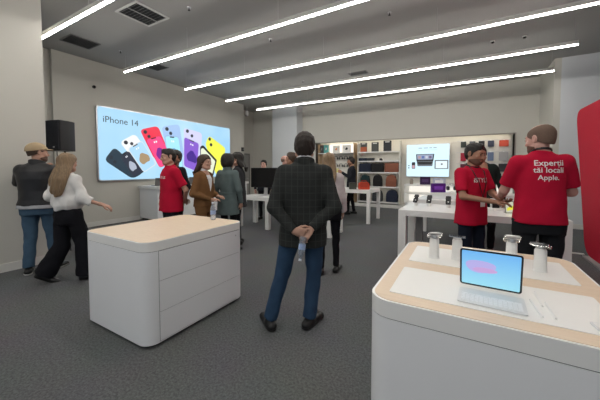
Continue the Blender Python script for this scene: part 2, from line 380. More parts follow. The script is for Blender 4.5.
b = B(); cyl(b, (0, 0, 1.08), (0, 0, 1.17), .032); cyl(b, (0, 0, 1.13), (.07, 0, 1.13), .008); obj('collar', b, BLACK, t)
b = B(); cyl(b, (0, 0, .55), (0, 0, .62), .035); obj('leg_hub', b, BLACK, t)
for k in range(3):
    a = R(90+120*k); b = B(); cyl(b, (.03*math.cos(a), .03*math.sin(a), .6), (.42*math.cos(a), .42*math.sin(a), .015), .012, n=10); l = obj('leg', b, BLACK, t)
    b = B(); cyl(b, (0, 0, .14), (.33*math.cos(a), .33*math.sin(a), .145), .006, n=8); obj('brace', b, BLACK, t)
for k, dx in enumerate((-.07, -.03)):
    b = B(); tube(b, [(-6.67+dx, 2.40+.02*math.sin(i), 1.85-1.83*i/10) for i in range(11)], .006, 6)
    tag(obj('speaker_cable', b, mat('pale_cable', (.45, .45, .45), .5) if k == 0 else BLACK), 'pale cable hanging down behind the loudspeaker' if k == 0 else 'black cable hanging down behind the loudspeaker', 'cable')

# ------------------------------------------------------------------ display cabinets with pale wood tops
def unit(name, label, cat, x0, x1, y0, y1, mats_=False, drawers=False):
    cx, cy = (x0+x1)/2, (y0+y1)/2; w, d = (x1-x0)/2, (y1-y0)/2
    t = thing(name, label, cat, (cx, cy, 0))
    r = .11
    b = B(); prism(b, rrect(-w+.04, w-.04, -d+.04, d-.04, r, 8), 0, .03); obj('plinth', b, DARK, t)
    b = B(); prism(b, rrect(-w, w, -d, d, r, 12), .03, .797); obj('body', b, WHITE, t, bev=.002, seg=1)
    b = B(); prism(b, rrect(-w+.004, w-.004, -d+.004, d-.004, r, 12), .797, .801); obj('shadow_gap', b, DARK, t)
    b = B(); prism(b, rrect(-w, w, -d, d, r, 12), .801, .878); top = obj('top_rim', b, WHITE2, t, bev=.004)
    b = B(); prism(b, rrect(-w+.012, w-.012, -d+.012, d-.012, r-.01, 12), .878, .8805); obj('wood_top', b, WOOD, top)
    if drawers:
        ya, yb = -d+.115, d-.085
        obj('drawer_recess', bx(w, w+.001, ya-.004, yb+.004, .04, .797), mat('seam_grey', (.28, .28, .28), .7), t)
        for z0, z1 in ((.045, .285), (.290, .545), (.550, .793)):
            obj('drawer', bx(w+.0005, w+.006, ya, yb, z0, z1), WHITE, t, bev=.0015, seg=1)
        b = B(); cyl(b, (w+.005, yb-.06, .745), (w+.010, yb-.06, .745), .008, n=12); obj('lock', b, METAL, t); 
    if mats_:
        for y0_, y1_ in ((1.385, 1.785), (1.93, 2.335)):
            b = B(); prism(b, rrect(-.305-cx, .52-cx, y0_-cy, y1_-cy, .012, 4), .8806, .8835); obj('inlay_mat', b, mat('white_inlay', (.88, .87, .84), .45, var=.01), t)
        obj('lock', cyl(B(), (w, .5, .7), (w+.003, .5, .7), .007), METAL, t)
    return t
unit('drawer_cabinet', 'freestanding white three-drawer cabinet with pale wood top at left centre', 'cabinet', -3.165, -2.165, 1.315, 2.475, drawers=True)
unit('display_counter', 'white display counter with pale wood top and two inlaid white mats in the right foreground', 'counter', -.385, .605, 1.285, 2.49, mats_=True)

def bottle(loc, rot, label, s=1.0):
    t = thing('water_bottle', label, 'bottle', loc); t.rotation_euler = rot; t.scale = (s, s, s)
    PET = MATS.get('clear_pet') or mat('clear_pet', (.75, .82, .92), .12, trans=.75, var=0)
    b = B(); lathe(b, [(0, 0), (.026, 0), (.031, .006), (.031, .05), (.028, .056), (.031, .062), (.031, .13), (.029, .15), (.018, .178), (.0125, .188), (.0125, .20), (0, .20)]); obj('bottle_body', b, PET, t)
    b = B(); lathe(b, [(.0316, .066), (.0316, .115)]); lathe(b, [(.0322, .115), (.0322, .066)]); obj('label_band', b, mat('label_paper_blue', (.30, .40, .62), .5, var=.3, nscale=60), t)
    b = B(); lathe(b, [(0, .199), (.0145, .199), (.0145, .216), (0, .217)], 16); obj('cap', b, mat('bottle_cap', (.75, .78, .85), .4), t)
    return t
bottle((-2.53, 2.36, .8815), (0, 0, 0), 'clear plastic water bottle standing on the drawer cabinet corner', .95)

# tablet with keyboard on the front counter
t = thing('tablet_keyboard', 'silver tablet standing on a white keyboard case with a blue screen', 'tablet', (.105, 1.42, .8845), R(-3))
b = B(); prism(b, rrect(-.125, .125, 0, .175, .01, 4), 0, .006); kb = obj('keyboard_case', b, mat('white_case', (.78, .78, .77), .5), t, bev=.0015, seg=1)
rows = ((14, .0155), (14, .0155), (13, .0155), (12, .0155))
for r in range(5):
    n = 13 if r < 4 else 8
    for k in range(n):
        w = .226/n
        x = -.113+k*w; b = bx(x+.0015, x+w-.0015, .022+r*.018, .022+r*.018+.0145, .006, .0078); obj('key', b, mat('white_key', (.88, .88, .88), .4), kb)
M = Matrix.Translation((-.004, .185, .012)) @ Matrix.Rotation(R(12), 4, 'X') @ Matrix.Diagonal((.985, 1, 1.08, 1))
def lean(bm):
    for v in bm.verts: v.co = M @ v.co
    return bm
b = B(); P = rrect(-.124, .124, .008, .184, .012, 5)
def upright(P, y0, y1):
    b = B(); a = [b.verts.new((p[0], y0, p[1])) for p in P]; c = [b.verts.new((p[0], y1, p[1])) for p in P]; n = len(P)
    b.faces.new(a); b.faces.new(c[::-1])
    for i in range(n): b.faces.new((a[i], c[i], c[(i+1) % n], a[(i+1) % n]))
    return b
tb = obj('tablet_body', lean(upright(P, 0, .006)), METAL, t)
obj('bezel', lean(upright(rrect(-.1235, .1235, .0085, .1835, .012, 5), -.001, 0)), BLACK, tb)
def tabscreen():
    m = mat('tablet_wallpaper', (.02, .02, .02), .3, emit=(.3, .6, .85), estr=.85, var=0); nt = m.node_tree; bs = nt.nodes['Principled BSDF']
    tc = nt.nodes.new('ShaderNodeTexCoord'); mp = nt.nodes.new('ShaderNodeMapping'); nt.links.new(tc.outputs['Generated'], mp.inputs['Vector'])
    sp_ = nt.nodes.new('ShaderNodeSeparateXYZ'); nt.links.new(mp.outputs['Vector'], sp_.inputs[0])
    cr = nt.nodes.new('ShaderNodeValToRGB'); cr.color_ramp.elements[0].color = (.30, .66, .80, 1); cr.color_ramp.elements[1].color = (.14, .42, .80, 1)
    nt.links.new(sp_.outputs['Z'], cr.inputs['Fac']); nt.links.new(cr.outputs['Color'], bs.inputs['Emission Color']); return m
sc_ = obj('tablet_screen', lean(upright(rrect(-.116, .116, .016, .176, .006, 4), -.0016, -.001)), tabscreen(), tb)
Q = [(-.045+.062*math.cos(a)*(1+.12*math.cos(a)), .105+.030*math.sin(a+.25*math.cos(a))) for a in [2*PI*k/24 for k in range(24)]]
obj('wallpaper_bubble', lean(upright(Q, -.0020, -.0016)), glow('bubble_pink', (.42, .38, .72), .85), sc_)
Q = [(-.065+.035*math.cos(a), .088+.014*math.sin(a)) for a in [2*PI*k/20 for k in range(20)]]
Q = [(-.02+.050*math.cos(a), .092+.012*math.sin(a)) for a in [2*PI*k/20 for k in range(20)]]
obj('wallpaper_bubble', lean(upright(Q, -.0024, -.0020)), glow('bubble_rose', (.52, .33, .62), .85), sc_)
b = B(); box(b, -.12, .12, .168, .172, .004, .10, Matrix.Translation((0, .085, -.01)) @ Matrix.Rotation(R(-20), 4, 'X')); obj('stand_flap', b, mat('white_case', (.78, .78, .77), .5), t)
for (x0, y0, x1, y1, lb) in ((.297, 1.715, .296, 1.545, 'white stylus lying on the mat, the farther one beside the tablet'), (.262, 1.60, .276, 1.43, 'white stylus lying nearest the tablet keyboard'), (.315, 1.60, .318, 1.44, 'white stylus lying at the outer side of the pair')):
    a = math.atan2(y1-y0, x1-x0)
    t = thing('stylus', lb, 'stylus', (x0, y0, .8885), a, 'white styluses on the counter')
    L = math.hypot(x1-x0, y1-y0); b = B(); cyl(b, (0.012, 0, 0), (L, 0, 0), .0045, n=14); obj('barrel', b, WHITE2, t); b = B(); cyl(b, (0.012, 0, 0), (0, 0, 0), .0042, .001, n=12); obj('tip', b, GREYP, t)
t = thing('price_card', 'thin pale card holder lying flat at the right edge of the counter', 'card', (.50, 1.455, .8837), R(6))
b = B(); prism(b, rrect(-.075, .075, -.03, .03, .006), 0, .006); obj('holder', b, mat('pale_acrylic', (.76, .77, .77), .3), t); obj('card', bx(-.068, .068, -.024, .024, .006, .0066), WHITE2, t)

def phone_stand(loc, rz, label, group, dark=False, h=.13, pitch=15, s=1., bodycol=None):
    t = thing('phone_stand', label, 'phone stand', loc, rz, group); t.scale = (s, s, s)
    b = B(); lathe(b, [(0, 0), (.034, 0), (.034, .004), (.031, .006), (.029, h-.01), (.024, h), (0, h)], 24); obj('post', b, WHITE2, t)
    M = Matrix.Translation((0, 0, h+.012)) @ Matrix.Rotation(R(pitch), 4, 'X')
    b = B(); lathe(b, [(0, -.016), (.02, -.016), (.024, 0), (0, 0)], 20, M); obj('swivel_head', b, METAL, t)
    b = B()
    for sx in (-1, 1):
        for sy in (-1, 1):
            box(b, min(0, sx*.040), max(0, sx*.040), sy*.03-.005, sy*.03+.005, -.002, .002, M)
            box(b, sx*.040-.002, sx*.040+.002, sy*.03-.007, sy*.03+.007, -.002, .013, M)
    box(b, -.006, .006, -.035, .035, -.003, .001, M); obj('security_claw', b, CHROME, t)
    return t, M
def add_phone(loc, rz, label, group, M, m, s=1.):
    p = thing('display_phone', label, 'phone', loc, rz, group); p.scale = (s, s, s)
    b = B(); prism(b, rrect(-.037, .037, -.073, .073, .011), .0045, .012, M); obj('phone_body', b, m, p)
    b = B(); prism(b, rrect(-.035, .035, -.071, .071, .010), .012, .0125, M); obj('phone_screen', b, BLACK, p)
    b = B(); prism(b, rrect(-.033, -.003, .035, .068, .006), .001, .003, M); obj('camera_bump', b, GREYP, p)
SIL = mat('phone_silver', (.66, .66, .64), .25, metal=.6); MID = mat('phone_midnight', (.02, .022, .028), .25); PUR = mat('phone_purple', (.4, .36, .55), .3); GRA = mat('phone_graphite', (.12, .12, .12), .25, metal=.7)
for i, (x, y, rz, m, c, pit) in enumerate(((-.167, 2.07, 12, SIL, 'far left one on the front counter, holding a silver phone', -24), (-.035, 2.11, -6, GRA, 'second from the left on the front counter, just behind the tablet', -12),
                                     (.262, 2.20, -2, SIL, 'third from the left on the front counter, right behind the tablet', -26), (.385, 2.10, -22, GRA, 'rightmost on the front counter, holding a dark graphite phone', -18))):
    t, M_ = phone_stand((x, y, .8836), R(rz), 'white post security stand, '+c, 'phone stands on the front counter', pitch=pit)
    add_phone((x, y, .8836), R(rz), 'demo phone clamped flat on a white post, '+c.split(',')[0], 'phones on the front counter', M_, m)

# ------------------------------------------------------------------ white tables
def table(label, x0, x1, y0, y1, z, th=.085, lg=.10, mids=(), name='parsons_table'):
    cx, cy = (x0+x1)/2, (y0+y1)/2; w, d = (x1-x0)/2, (y1-y0)/2
    t = thing(name, label, 'table', (cx, cy, 0), 0)
    obj('tabletop', bx(-w, w, -d, d, z-th, z), WHITE2, t, bev=.004)
    for sx in (-w, w-lg):
        for sy in (-d, d-lg): obj('leg', bx(sx, sx+lg, sy, sy+lg, 0, z-th), WHITE2, t, bev=.003)
    for mx in mids:
        for sy in (-d, d-lg): obj('leg', bx(mx-cx-lg/2, mx-cx+lg/2, sy, sy+lg, 0, z-th), WHITE2, t, bev=.003) if sy < 0 else None
    return t
table('long white table carrying the black monitor, behind the man in the checked blazer', -5.05, -2.45, 5.53, 6.25, .78, mids=(-4.12,))
table('white square-legged table before the bag shelves', -4.05, -2.18, 7.47, 8.55, .90, lg=.085)
table('white table of phone stands behind the two staff in red shirts', -.86, 1.10, 4.45, 5.45, .86, lg=.11)
t2 = table('white table carrying headphones and purple boxes, behind the phone table', -.86, 1.10, 6.35, 7.35, .84, lg=.09)
t = thing('display_riser', 'low white riser block on the far table under the purple boxes', 'display riser', (.2, 6.85, .841)); obj('riser_top', bx(-.85, .85, -.28, .28, .10, .135), WHITE2, t, bev=.003)
b = B(); box(b, -.83, .83, -.26, -.25, 0, .10); box(b, -.83, .83, .25, .26, 0, .10); obj('riser_side', b, WHITE, t)
# cable column below phone table
t = thing('cable_column', 'grey upright cable column under the phone table', 'column', (-.62, 4.95, 0)); obj('shaft', bx(-.045, .045, -.045, .045, .012, .772), mat('grey_column', (.25, .25, .25), .5), t, bev=.01); obj('foot_plate', bx(-.09, .09, -.09, .09, 0, .012), GREYP, t)
for i, (x, y, rz) in enumerate(((-.70, 5.1, -20), (-.50, 5.12, -10), (-.22, 5.05, 0), (.0, 5.1, -15), (.22, 5.1, 10))):
    lb = ['leftmost of the row', 'second from the left', 'middle one of the row', 'fourth from the left, beside the red shirt', 'rightmost of the row'][i]
    t, M_ = phone_stand((x, y, .8605), R(rz), 'white post stand on the white phone table, '+lb, 'phone stands on the white table', pitch=60, h=.10)
    add_phone((x, y, .8605), R(rz), 'dark phone tilted up on the white table, '+lb, 'phones on the white table', M_, MID)
# small devices between the staff
t = thing('desk_tablet', 'small upright tablet with yellow and lilac picture between the two red shirts', 'tablet', (.545, 4.85, .861), R(20))
b = upright(rrect(-.055, .055, 0, .165, .008), 0, .008); obj('tablet_body', b, GRA, t, rot=(R(-8), 0, 0)); obj('tablet_screen', upright(rrect(-.048, .048, .008, .157, .003), -.001, 0), glow('yellowlilac', (.55, .55, .42), .8), t, rot=(R(-8), 0, 0))
b = upright([(-.03, .03), (.04, .05), (.045, .1), (.0, .09), (-.035, .06)], -.002, -.001); obj('picture_blot', b, glow('yellow_blot', (.75, .70, .05), .8), t, rot=(R(-8), 0, 0))
obj('easel_foot', bx(-.04, .04, 0, .08, 0, .006), GRA, t)
t = thing('device_dock', 'white dock with a black device standing near the clasped hands', 'dock', (.41, 5.12, .861), R(25)); obj('dock_base', bx(-.07, .07, -.05, .05, 0, .03), WHITE2, t, bev=.005); obj('device', bx(-.045, .045, .0, .02, .03, .14), BLACK, t, bev=.004); obj('device_back_panel', bx(-.065, .065, .03, .04, .03, .17), WHITE2, t, bev=.003)

# monitor on the long table
t = thing('desktop_monitor', 'large black desktop monitor on the long white table', 'monitor', (-4.48, 5.96, .7805), R(8))
obj('monitor_panel', bx(-.42, .42, -.012, .02, .21, .72), BLACK, t, bev=.006); obj('screen_glass', bx(-.41, .41, -.0135, -.012, .225, .71), mat('off_screen', (.004, .004, .005), .12), t)
obj('stand_neck', bx(-.05, .05, .02, .035, .01, .35), METAL, t); obj('stand_foot', bx(-.12, .12, -.09, .10, 0, .008), METAL, t, bev=.003)
t = thing('computer_keyboard', 'pale slim keyboard in front of the black monitor', 'keyboard', (-4.62, 5.70, .7805), R(8)); kb = obj('keyboard_base', bx(-.21, .21, -.055, .055, 0, .008), METAL, t, bev=.002)
for r in range(5): obj('key_row', bx(-.2, .2, -.05+r*.02, -.034+r*.02, .008, .0105), WHITE2, t)

# ------------------------------------------------------------------ white counter under the display
t = thing('service_counter', 'tall white counter standing against the wall below the big display', 'counter', (-7.73, 6.7, 0))
obj('counter_body', bx(-.44, .40, -1.86, 1.86, .06, .91), WHITE, t, bev=.004); obj('counter_top', bx(-.46, .47, -1.9, 1.9, .911, .99), WHITE2, t, bev=.004); obj('plinth', bx(-.40, .36, -1.82, 1.82, 0, .06), DARK, t)
def laptop(loc, rz, label, group, op=105, m=None):
    t = thing('laptop', label, 'laptop', loc, rz, group); m = m or mat('space_grey_alu', (.20, .19, .185), .4, metal=.5)
    obj('laptop_base', bx(-.16, .16, -.11, .11, 0, .014), m, t, bev=.003)
    M = Matrix.Translation((0, .108, .014)) @ Matrix.Rotation(R(90-op+0), 4, 'X')
    b = B(); box(b, -.16, .16, -.003, .004, 0, .22, M); obj('laptop_lid', b, m, t, bev=.001)
    b = B(); box(b, -.152, .152, -.0045, -.0035, .008, .212, M); obj('laptop_screen', b, BLACK, t)
    obj('laptop_keys', bx(-.14, .14, -.01, .09, .014, .0155), BLACK, t)
laptop((-7.62, 5.08, .9905), R(-100), 'grey open laptop on the tall counter, left of the man in the red shirt', 'laptops on the tall counter')
laptop((-7.62, 6.22, .9905), R(-100), 'grey open laptop on the tall counter, beside the woman in brown', 'laptops on the tall counter')

# ------------------------------------------------------------------ back wall display
t = thing('shop_screen', 'bright pale wall screen showing a laptop and tablets in the shelf niche', 'screen', (-1.19, 11.25, 1.19))
obj('screen_box', bx(-.71, .71, -.05, .05, 0, 1.17), METAL, t, bev=.006)
obj('wall_mount', bx(-.2, .2, .05, .148, .4, .8), METAL, t)
def scr(pts, d, m, name='picture', r=.01):
    return obj(name, upright(rpoly(pts, r, 3), -.05-d, -.05-d+.0015), m, t)
scr([(-.70, .01), (.70, .01), (.70, 1.16), (-.70, 1.16)], .002, glow('screen_ice', (.62, .86, .98), .95), 'screen_face', .02)
GRT = glow('pic_text_grey', (.30, .36, .42), .8)
for k, (x, w) in enumerate(((-.28, .14), (-.11, .16), (.08, .10), (.21, .12))): scr([(x-.02, 1.02), (x+w-.03, 1.02), (x+w-.03, 1.05), (x-.02, 1.05)], .003, GRT, 'text_line', .004)
scr([(-.30, .955), (.32, .955), (.32, .968), (-.30, .968)], .003, glow('pic_text_pale', (.45, .58, .66), .8), 'text_line', .002)
GR2 = glow('pic_grey', (.16, .18, .20), .8); GB = glow('pic_black', (.01, .01, .012), .8)
scr([(-.36, .56), (.20, .56), (.23, .82), (-.38, .82)], .003, GB, 'laptop_picture', .02); scr([(-.33, .62), (.17, .62), (.19, .80), (-.35, .80)], .004, glow('pic_photo', (.30, .36, .5), .8), 'laptop_screen_picture', .01)
for k in range(4): scr([(-.30+.12*k, .66), (-.22+.12*k, .66), (-.22+.12*k, .75), (-.30+.12*k, .75)], .005, glow('pic_photo2_%d' % k, ((.5, .3, .3), (.1, .15, .4), (.6, .6, .7), (.15, .1, .2))[k], .8), 'window_picture')
scr([(-.36, .56), (.20, .56), (.17, .38), (-.32, .38)], .003, GR2, 'laptop_deck_picture', .02); scr([(-.33, .54), (.17, .54), (.14, .44), (-.29, .44)], .004, GB, 'laptop_keys_picture', .01)
scr([(.24, .28), (.68, .28), (.68, .60), (.24, .60)], .003, GR2, 'tablet_picture', .03); scr([(.28, .31), (.64, .31), (.64, .56), (.28, .56)], .004, glow('pic_pale', (.75, .9, .95), .9), 'tablet_screen_picture', .01)
scr([(.44, .42), (.5, .42), (.5, .48), (.44, .48)], .005, GR2, 'window_picture')
scr([(-.52, .29), (-.40, .29), (-.40, .53), (-.52, .53)], .003, GB, 'phone_screen_picture', .02); scr([(-.505, .31), (-.415, .31), (-.415, .42), (-.505, .42)], .004, glow('pic_orchid', (.55, .35, .4), .8), 'window_picture')
for z in (.30, .38): scr([(-.64, z), (-.60, z), (-.60, z+.045), (-.64, z+.045)], .003, GB, 'earbud_picture')

# shelf unit of bags
t = thing('wall_shelving', 'cream wall shelving of sleeves and backpacks left of the wall screen', 'shelving', (-2.9, 11.15, 0))
for x in (-.80, .78): obj('upright_panel', bx(x, x+.02, -.17, .25, .12, 2.52), CREAM, t)
SHZ = (2.14, 1.79, 1.35, .80, .22)
for z in SHZ: obj('shelf', box(bx(-.78, .78, -.19, .25, z-.02, z), -.78, .78, -.19, -.175, z-.045, z-.02), WHITE2, t)
for z in SHZ[:4]: obj('shelf_light', bx(-.76, .76, -.15, -.13, z-.033, z-.026), glow('shelf_led', (1., .92, .78), 3.), t)
def bag(kind, x, z, w, h, d, m, label, group, m2=None):
    cx = -2.9+x
    if kind == 'backpack':
        t = thing('backpack', label, 'backpack', (cx, 11.10, z+.001), 0, group)
        b = B(); P = [(-w/2, 0), (w/2, 0), (w/2*.98, h*.6), (w/2*.8, h*.88), (w/2*.4, h), (-w/2*.4, h), (-w/2*.8, h*.88), (-w/2*.98, h*.6)]
        b = upright(rpoly(P, .04, 3), -d/2, d/2); obj('main_body', b, m, t, bev=.03, seg=3)
        b = upright(rpoly([(-w*.36, .02), (w*.36, .02), (w*.34, h*.52), (-w*.34, h*.52)], .04, 3), -d/2-.035, -d/2+.01); obj('front_pocket', b, m2 or m, t, bev=.015)
        b = B(); tube(b, [(-.035, 0, h-.01), (-.03, 0, h+.025), (0, 0, h+.035), (.03, 0, h+.025), (.035, 0, h-.01)], .007, 6); obj('carry_loop', b, m, t)
        for s in (-1, 1):
            b = B(); tube(b, [(s*.07, d/2, h*.9), (s*.10, d/2+.03, h*.7), (s*.11, d/2+.03, h*.35), (s*.12, d/2, h*.08)], .012, 6); obj('shoulder_strap', b, m, t)
    elif kind == 'sleeve':
        t = thing('laptop_sleeve', label, 'sleeve', (cx, 11.08, z+.001), 0, group)
        b = upright(rrect(-w/2, w/2, 0, h, .02), -d/2, d/2); obj('sleeve_body', b, m, t, bev=.008)
        obj('hang_card', bx(-w*.28, w*.28, -d/2-.004, -d/2, h*.84, h*.94), WHITE2, t)
        if m2: obj('lower_panel', upright(rrect(-w/2*.97, w/2*.97, .008, h*.55, .02), -d/2-.004, -d/2+.002), m2, t)
    else:
        t = thing('briefcase', label, 'bag', (cx, 11.08, z+.001), 0, group)
        b = upright(rrect(-w/2, w/2, 0, h, .03), -d/2, d/2); obj('bag_body', b, m, t, bev=.02)
        obj('front_pocket', upright(rrect(-w*.42, w*.42, .02, h*.6, .03), -d/2-.02, -d/2+.01), m, t, bev=.008)
        b = B(); tube(b, [(-.08, 0, h-.01), (-.075, 0, h+.04), (.075, 0, h+.04), (.08, 0, h-.01)], .008, 6); obj('handle', b, m, t)
NAVY = mat('navy_fabric', (.016, .022, .045), .8); BLK = mat('black_fabric', (.014, .014, .016), .85); BRN = mat('tan_leather', (.26, .09, .05), .6); GRYF = mat('grey_felt', (.11, .115, .11), .9); ORG = mat('burnt_orange', (.50, .13, .06), .7); CHAR = mat('charcoal_felt', (.05, .055, .06), .9); TEAL = mat('dark_teal_fabric', (.012, .035, .04), .85)
S = 'bags on the wall shelves'
bag('sleeve', -.59, 2.14, .26, .36, .05, GRYF, 'grey and orange laptop sleeve on the top shelf', S, ORG)
bag('sleeve', -.14, 2.14, .27, .36, .05, GRYF, 'mid grey laptop sleeve, middle of the top shelf', S)
bag('sleeve', .33, 2.14, .29, .40, .05, CHAR, 'charcoal laptop sleeve at the right of the top shelf', S)
for x, w, m, l in ((-.60, .30, NAVY, 'navy flat pouch lying on the second shelf'), (-.30, .26, CHAR, 'charcoal flat pouch lying on the second shelf')):
    t = thing('flat_pouch', l, 'pouch', (-2.9+x, 11.05, 1.791), 0, S); obj('pouch_body', bx(-w/2, w/2, -.1, .1, 0, .11), m, t, bev=.02); obj('zip', bx(-w/2*.9, w/2*.9, -.104, -.098, .08, .086), GREYP, t)
t = thing('mouse_box', 'small black accessory standing on the second shelf', 'accessory', (-2.9+.10, 11.05, 1.791), 0); b = B(); lathe(b, [(0, 0), (.06, 0), (.07, .03), (.05, .08), (0, .10)]); obj('shell', b, BLACK, t); obj('cushion', bx(-.09, .09, .05, .09, 0, .05), WHITE2, t)
bag('case', -.52, 1.35, .46, .34, .14, NAVY, 'navy briefcase at the left of the middle shelf', S)
bag('case', -.03, 1.35, .46, .34, .14, BLK, 'black briefcase in the middle of the middle shelf', S)
bag('case', .50, 1.35, .50, .34, .14, BRN, 'tan leather briefcase at the right of the middle shelf', S)
bag('backpack', -.52, .80, .34, .44, .16, TEAL, 'dark teal backpack on the fourth shelf', S)
bag('backpack', -.03, .80, .34, .44, .16, BLK, 'black backpack, middle of the fourth shelf', S)
bag('backpack', .48, .80, .38, .44, .16, BRN, 'tan leather backpack on the fourth shelf', S)
bag('backpack', -.52, .22, .38, .44, .18, BLK, 'black backpack at the left of the bottom shelf', S)
bag('backpack', -.03, .22, .38, .44, .18, CHAR, 'charcoal backpack in the middle of the bottom shelf', S)
bag('backpack', .52, .22, .42, .45, .18, NAVY, 'navy backpack at the right of the bottom shelf', S)

# left bay of the niche
t = thing('accessory_bay', 'lit shelf bay with white boxes above hanging black accessories', 'shelving', (-4.66, 11.15, 0))
for x in (-.80, .78): obj('upright_panel', bx(x, x+.02, -.17, .25, .12, 2.52), mat('oak_upright', (.45, .32, .20), .6), t)
obj('shelf', bx(-.78, .78, -.17, .25, 2.11, 2.14), WHITE2, t); obj('light_panel', bx(-.40, .78, .20, .25, 2.15, 2.5), glow('bay_glow', (1., .93, .80), 1.1), t)
obj('shelf', bx(-.78, .78, -.17, .25, .75, .78), WHITE2, t); obj('shelf', bx(-.78, .78, -.17, .25, 1.2, 1.23), WHITE2, t)
for i, (x, w, h, c, c2, l) in enumerate(((-.66, .14, .34, (.04, .04, .04), (.3, .3, .3), 'black upright box at the left end of the lit shelf'), (-.46, .20, .34, (.10, .35, .33), (.8, .8, .8), 'teal printed box on the lit shelf'), (.0, .30, .30, (.8, .78, .72), (.75, .30, .10), 'white box with a small orange mark on the lit shelf'), (.45, .34, .30, (.82, .80, .76), (.03, .03, .03), 'white box with a black figure printed on it'))):
    t = thing('product_box', l, 'box', (-4.66+x, 11.1, 2.141), 0, 'boxes on the lit shelf'); obj('carton', bx(-w/2, w/2, -.04, .04, 0, h), mat('box_%d' % i, c, .6), t, bev=.003); obj('printed_mark', upright([(-w*.15, h*.4), (w*.1, h*.35), (w*.2, h*.6), (0, h*.7)], -.0425, -.04), mat('boxm_%d' % i, c2, .6), t)
k = 0
for r, z in enumerate((1.93, 1.62)):
    for c, x in enumerate((-.1, .12, .34, .56)):
        t = thing('headphones', 'black headphones hanging on the bay wall, %s row, %s' % (('upper', 'lower')[r], ('first from the left', 'second from the left', 'third from the left', 'rightmost')[c]), 'headphones', (-4.66+x, 11.3, z), 0, 'hanging headphones')
        b = B(); tube(b, [(.075*math.cos(a), 0, .075*math.sin(a)) for a in [PI*q/10 for q in range(11)]], .010, 6); obj('headband', b, BLACK, t)
        for s in (-1, 1):
            b = B(); cyl(b, (s*.085, 0, -.02), (s*.055, 0, -.02), .04, n=14); obj('ear_cup', b, BLACK, t)
        b = B(); cyl(b, (0, .0, .07), (0, .1, .07), .005, n=6); obj('hook', b, METAL, t)

# case wall on the right of the niche
t = thing('case_wall_panel', 'cream slat panel of hanging colour cases right of the wall screen', 'display panel', (.48, 11.36, 0)); obj('panel', bx(-.78, .78, -.01, .03, .3, 2.5), CREAM, t); b = B()
for z in (2.42, 2.03, 1.66, 1.28): box(b, -.76, .76, -.02, -.01, z-.006, z+.006)
obj('hook_rail', b, METAL, t)
cols = [(-.55, .16), (-.29, .17), (-.03, .17), (.23, .17), (.58, .25)]
colr = [[(.03, .04, .035), (.12, .13, .15), (.02, .02, .025), (.05, .06, .10), (.65, .09, .05)], [(.45, .02, .05), (.60, .42, .04), (.2, .02, .04), (.16, .21, .34), (.42, .41, .42)], [(.12, .02, .04), (.02, .02, .02), (.3, .3, .3), (.03, .03, .03), (.03, .03, .035)]]
cn = [['dark green', 'slate grey', 'black', 'navy', 'orange red'], ['crimson', 'mustard yellow', 'dark red', 'steel blue', 'light grey'], ['maroon', 'black', 'grey', 'dark', 'black']]
for r, (z, h) in enumerate(((2.40, .20), (2.02, .28), (1.64, .26))):
    for c, (x, w) in enumerate(cols):
        t = thing('tablet_case', '%s case hanging in the %s row of the case wall, %s' % (cn[r][c], ('top', 'second', 'third')[r], ('first from the left', 'second from the left', 'third from the left', 'fourth from the left', 'rightmost')[c]), 'case', (.48+x, 11.29, z), 0, 'hanging cases')
        obj('cover', upright(rrect(-w/2, w/2, -h, 0, .015), -.012, .012), mat('case_%d%d' % (r, c), colr[r][c], .6), t, bev=.003)
        obj('hang_tab', bx(-.02, .02, -.002, .002, -.001, .03), WHITE2, t); b = B(); cyl(b, (0, -.04, .02), (0, .055, .02), .003, n=6); obj('hook', b, METAL, t)

# low lit counter beneath the screen
t = thing('niche_counter', 'low white lit display counter under the wall screen', 'counter', (-.27, 10.75, 0))
obj('counter_top', bx(-1.55, 1.50, -.40, .60, .90, .945), WHITE2, t, bev=.004); obj('counter_base', bx(-1.53, 1.48, -.36, .58, 0, .30), WHITE, t)
obj('mid_shelf', bx(-1.53, 1.48, -.36, .58, .60, .63), WHITE2, t); obj('back_panel', bx(-1.53, 1.48, .50, .58, .30, .90), glow('cubby_glow', (1., .95, .85), .75), t)
for x in (-1.55, -.55, .45, 1.47): obj('divider', bx(x, x+.03, -.38, .58, .30, .90), WHITE2, t)
PURB = mat('purple_box', (.10, .02, .22), .35); DPUR = mat('dark_purple_box', (.035, .012, .06), .35)
def pbox(x, y, z, w, h, m, label, g, rz=0, d=.08):
    t = thing('retail_box', label, 'box', (x, y, z), R(rz), g); obj('carton', bx(-w/2, w/2, -d/2, d/2, 0, h), m, t, bev=.004)
    obj('front_print', upright(rrect(-w*.32, w*.32, h*.3, h*.7, .01), -d/2-.0015, -d/2), mat('print_'+m.name, tuple(min(1, v*2+.02) for v in m.node_tree.nodes['Mix'].inputs['B'].default_value[:3]), .4), t)
pbox(-.49, 6.70, .977, .28, .19, PURB, 'bright purple retail box on the riser of the far table', 'purple boxes', 25)
pbox(-.07, 6.68, .977, .16, .19, DPUR, 'narrow dark purple retail box on the riser, next to the red shirt', 'purple boxes', 20)
pbox(-1.17, 10.5, .946, .32, .26, DPUR, 'dark purple retail box on the counter below the wall screen', 'purple boxes', 10)
pbox(-.74, 10.5, .946, .38, .22, mat('blue_white_box', (.5, .52, .65), .4, var=.6, nscale=14), 'blue and white patterned box below the wall screen', 'purple boxes')
t = thing('smart_speaker', 'small grey cylinder speaker at the left of the counter below the screen', 'speaker', (-1.62, 10.6, .946)); b = B(); lathe(b, [(0, 0), (.05, 0), (.06, .02), (.06, .14), (.04, .17), (0, .17)]); obj('fabric_shell', b, mat('beige_mesh', (.35, .31, .26), .9), t); b = B(); cyl(b, (0, 0, .17), (0, 0, .173), .035); obj('touch_top', b, BLACK, t)
t = thing('headphones', 'grey and black headphones on a stand between the purple boxes', 'headphones', (-.235, 6.60, .977), R(25))
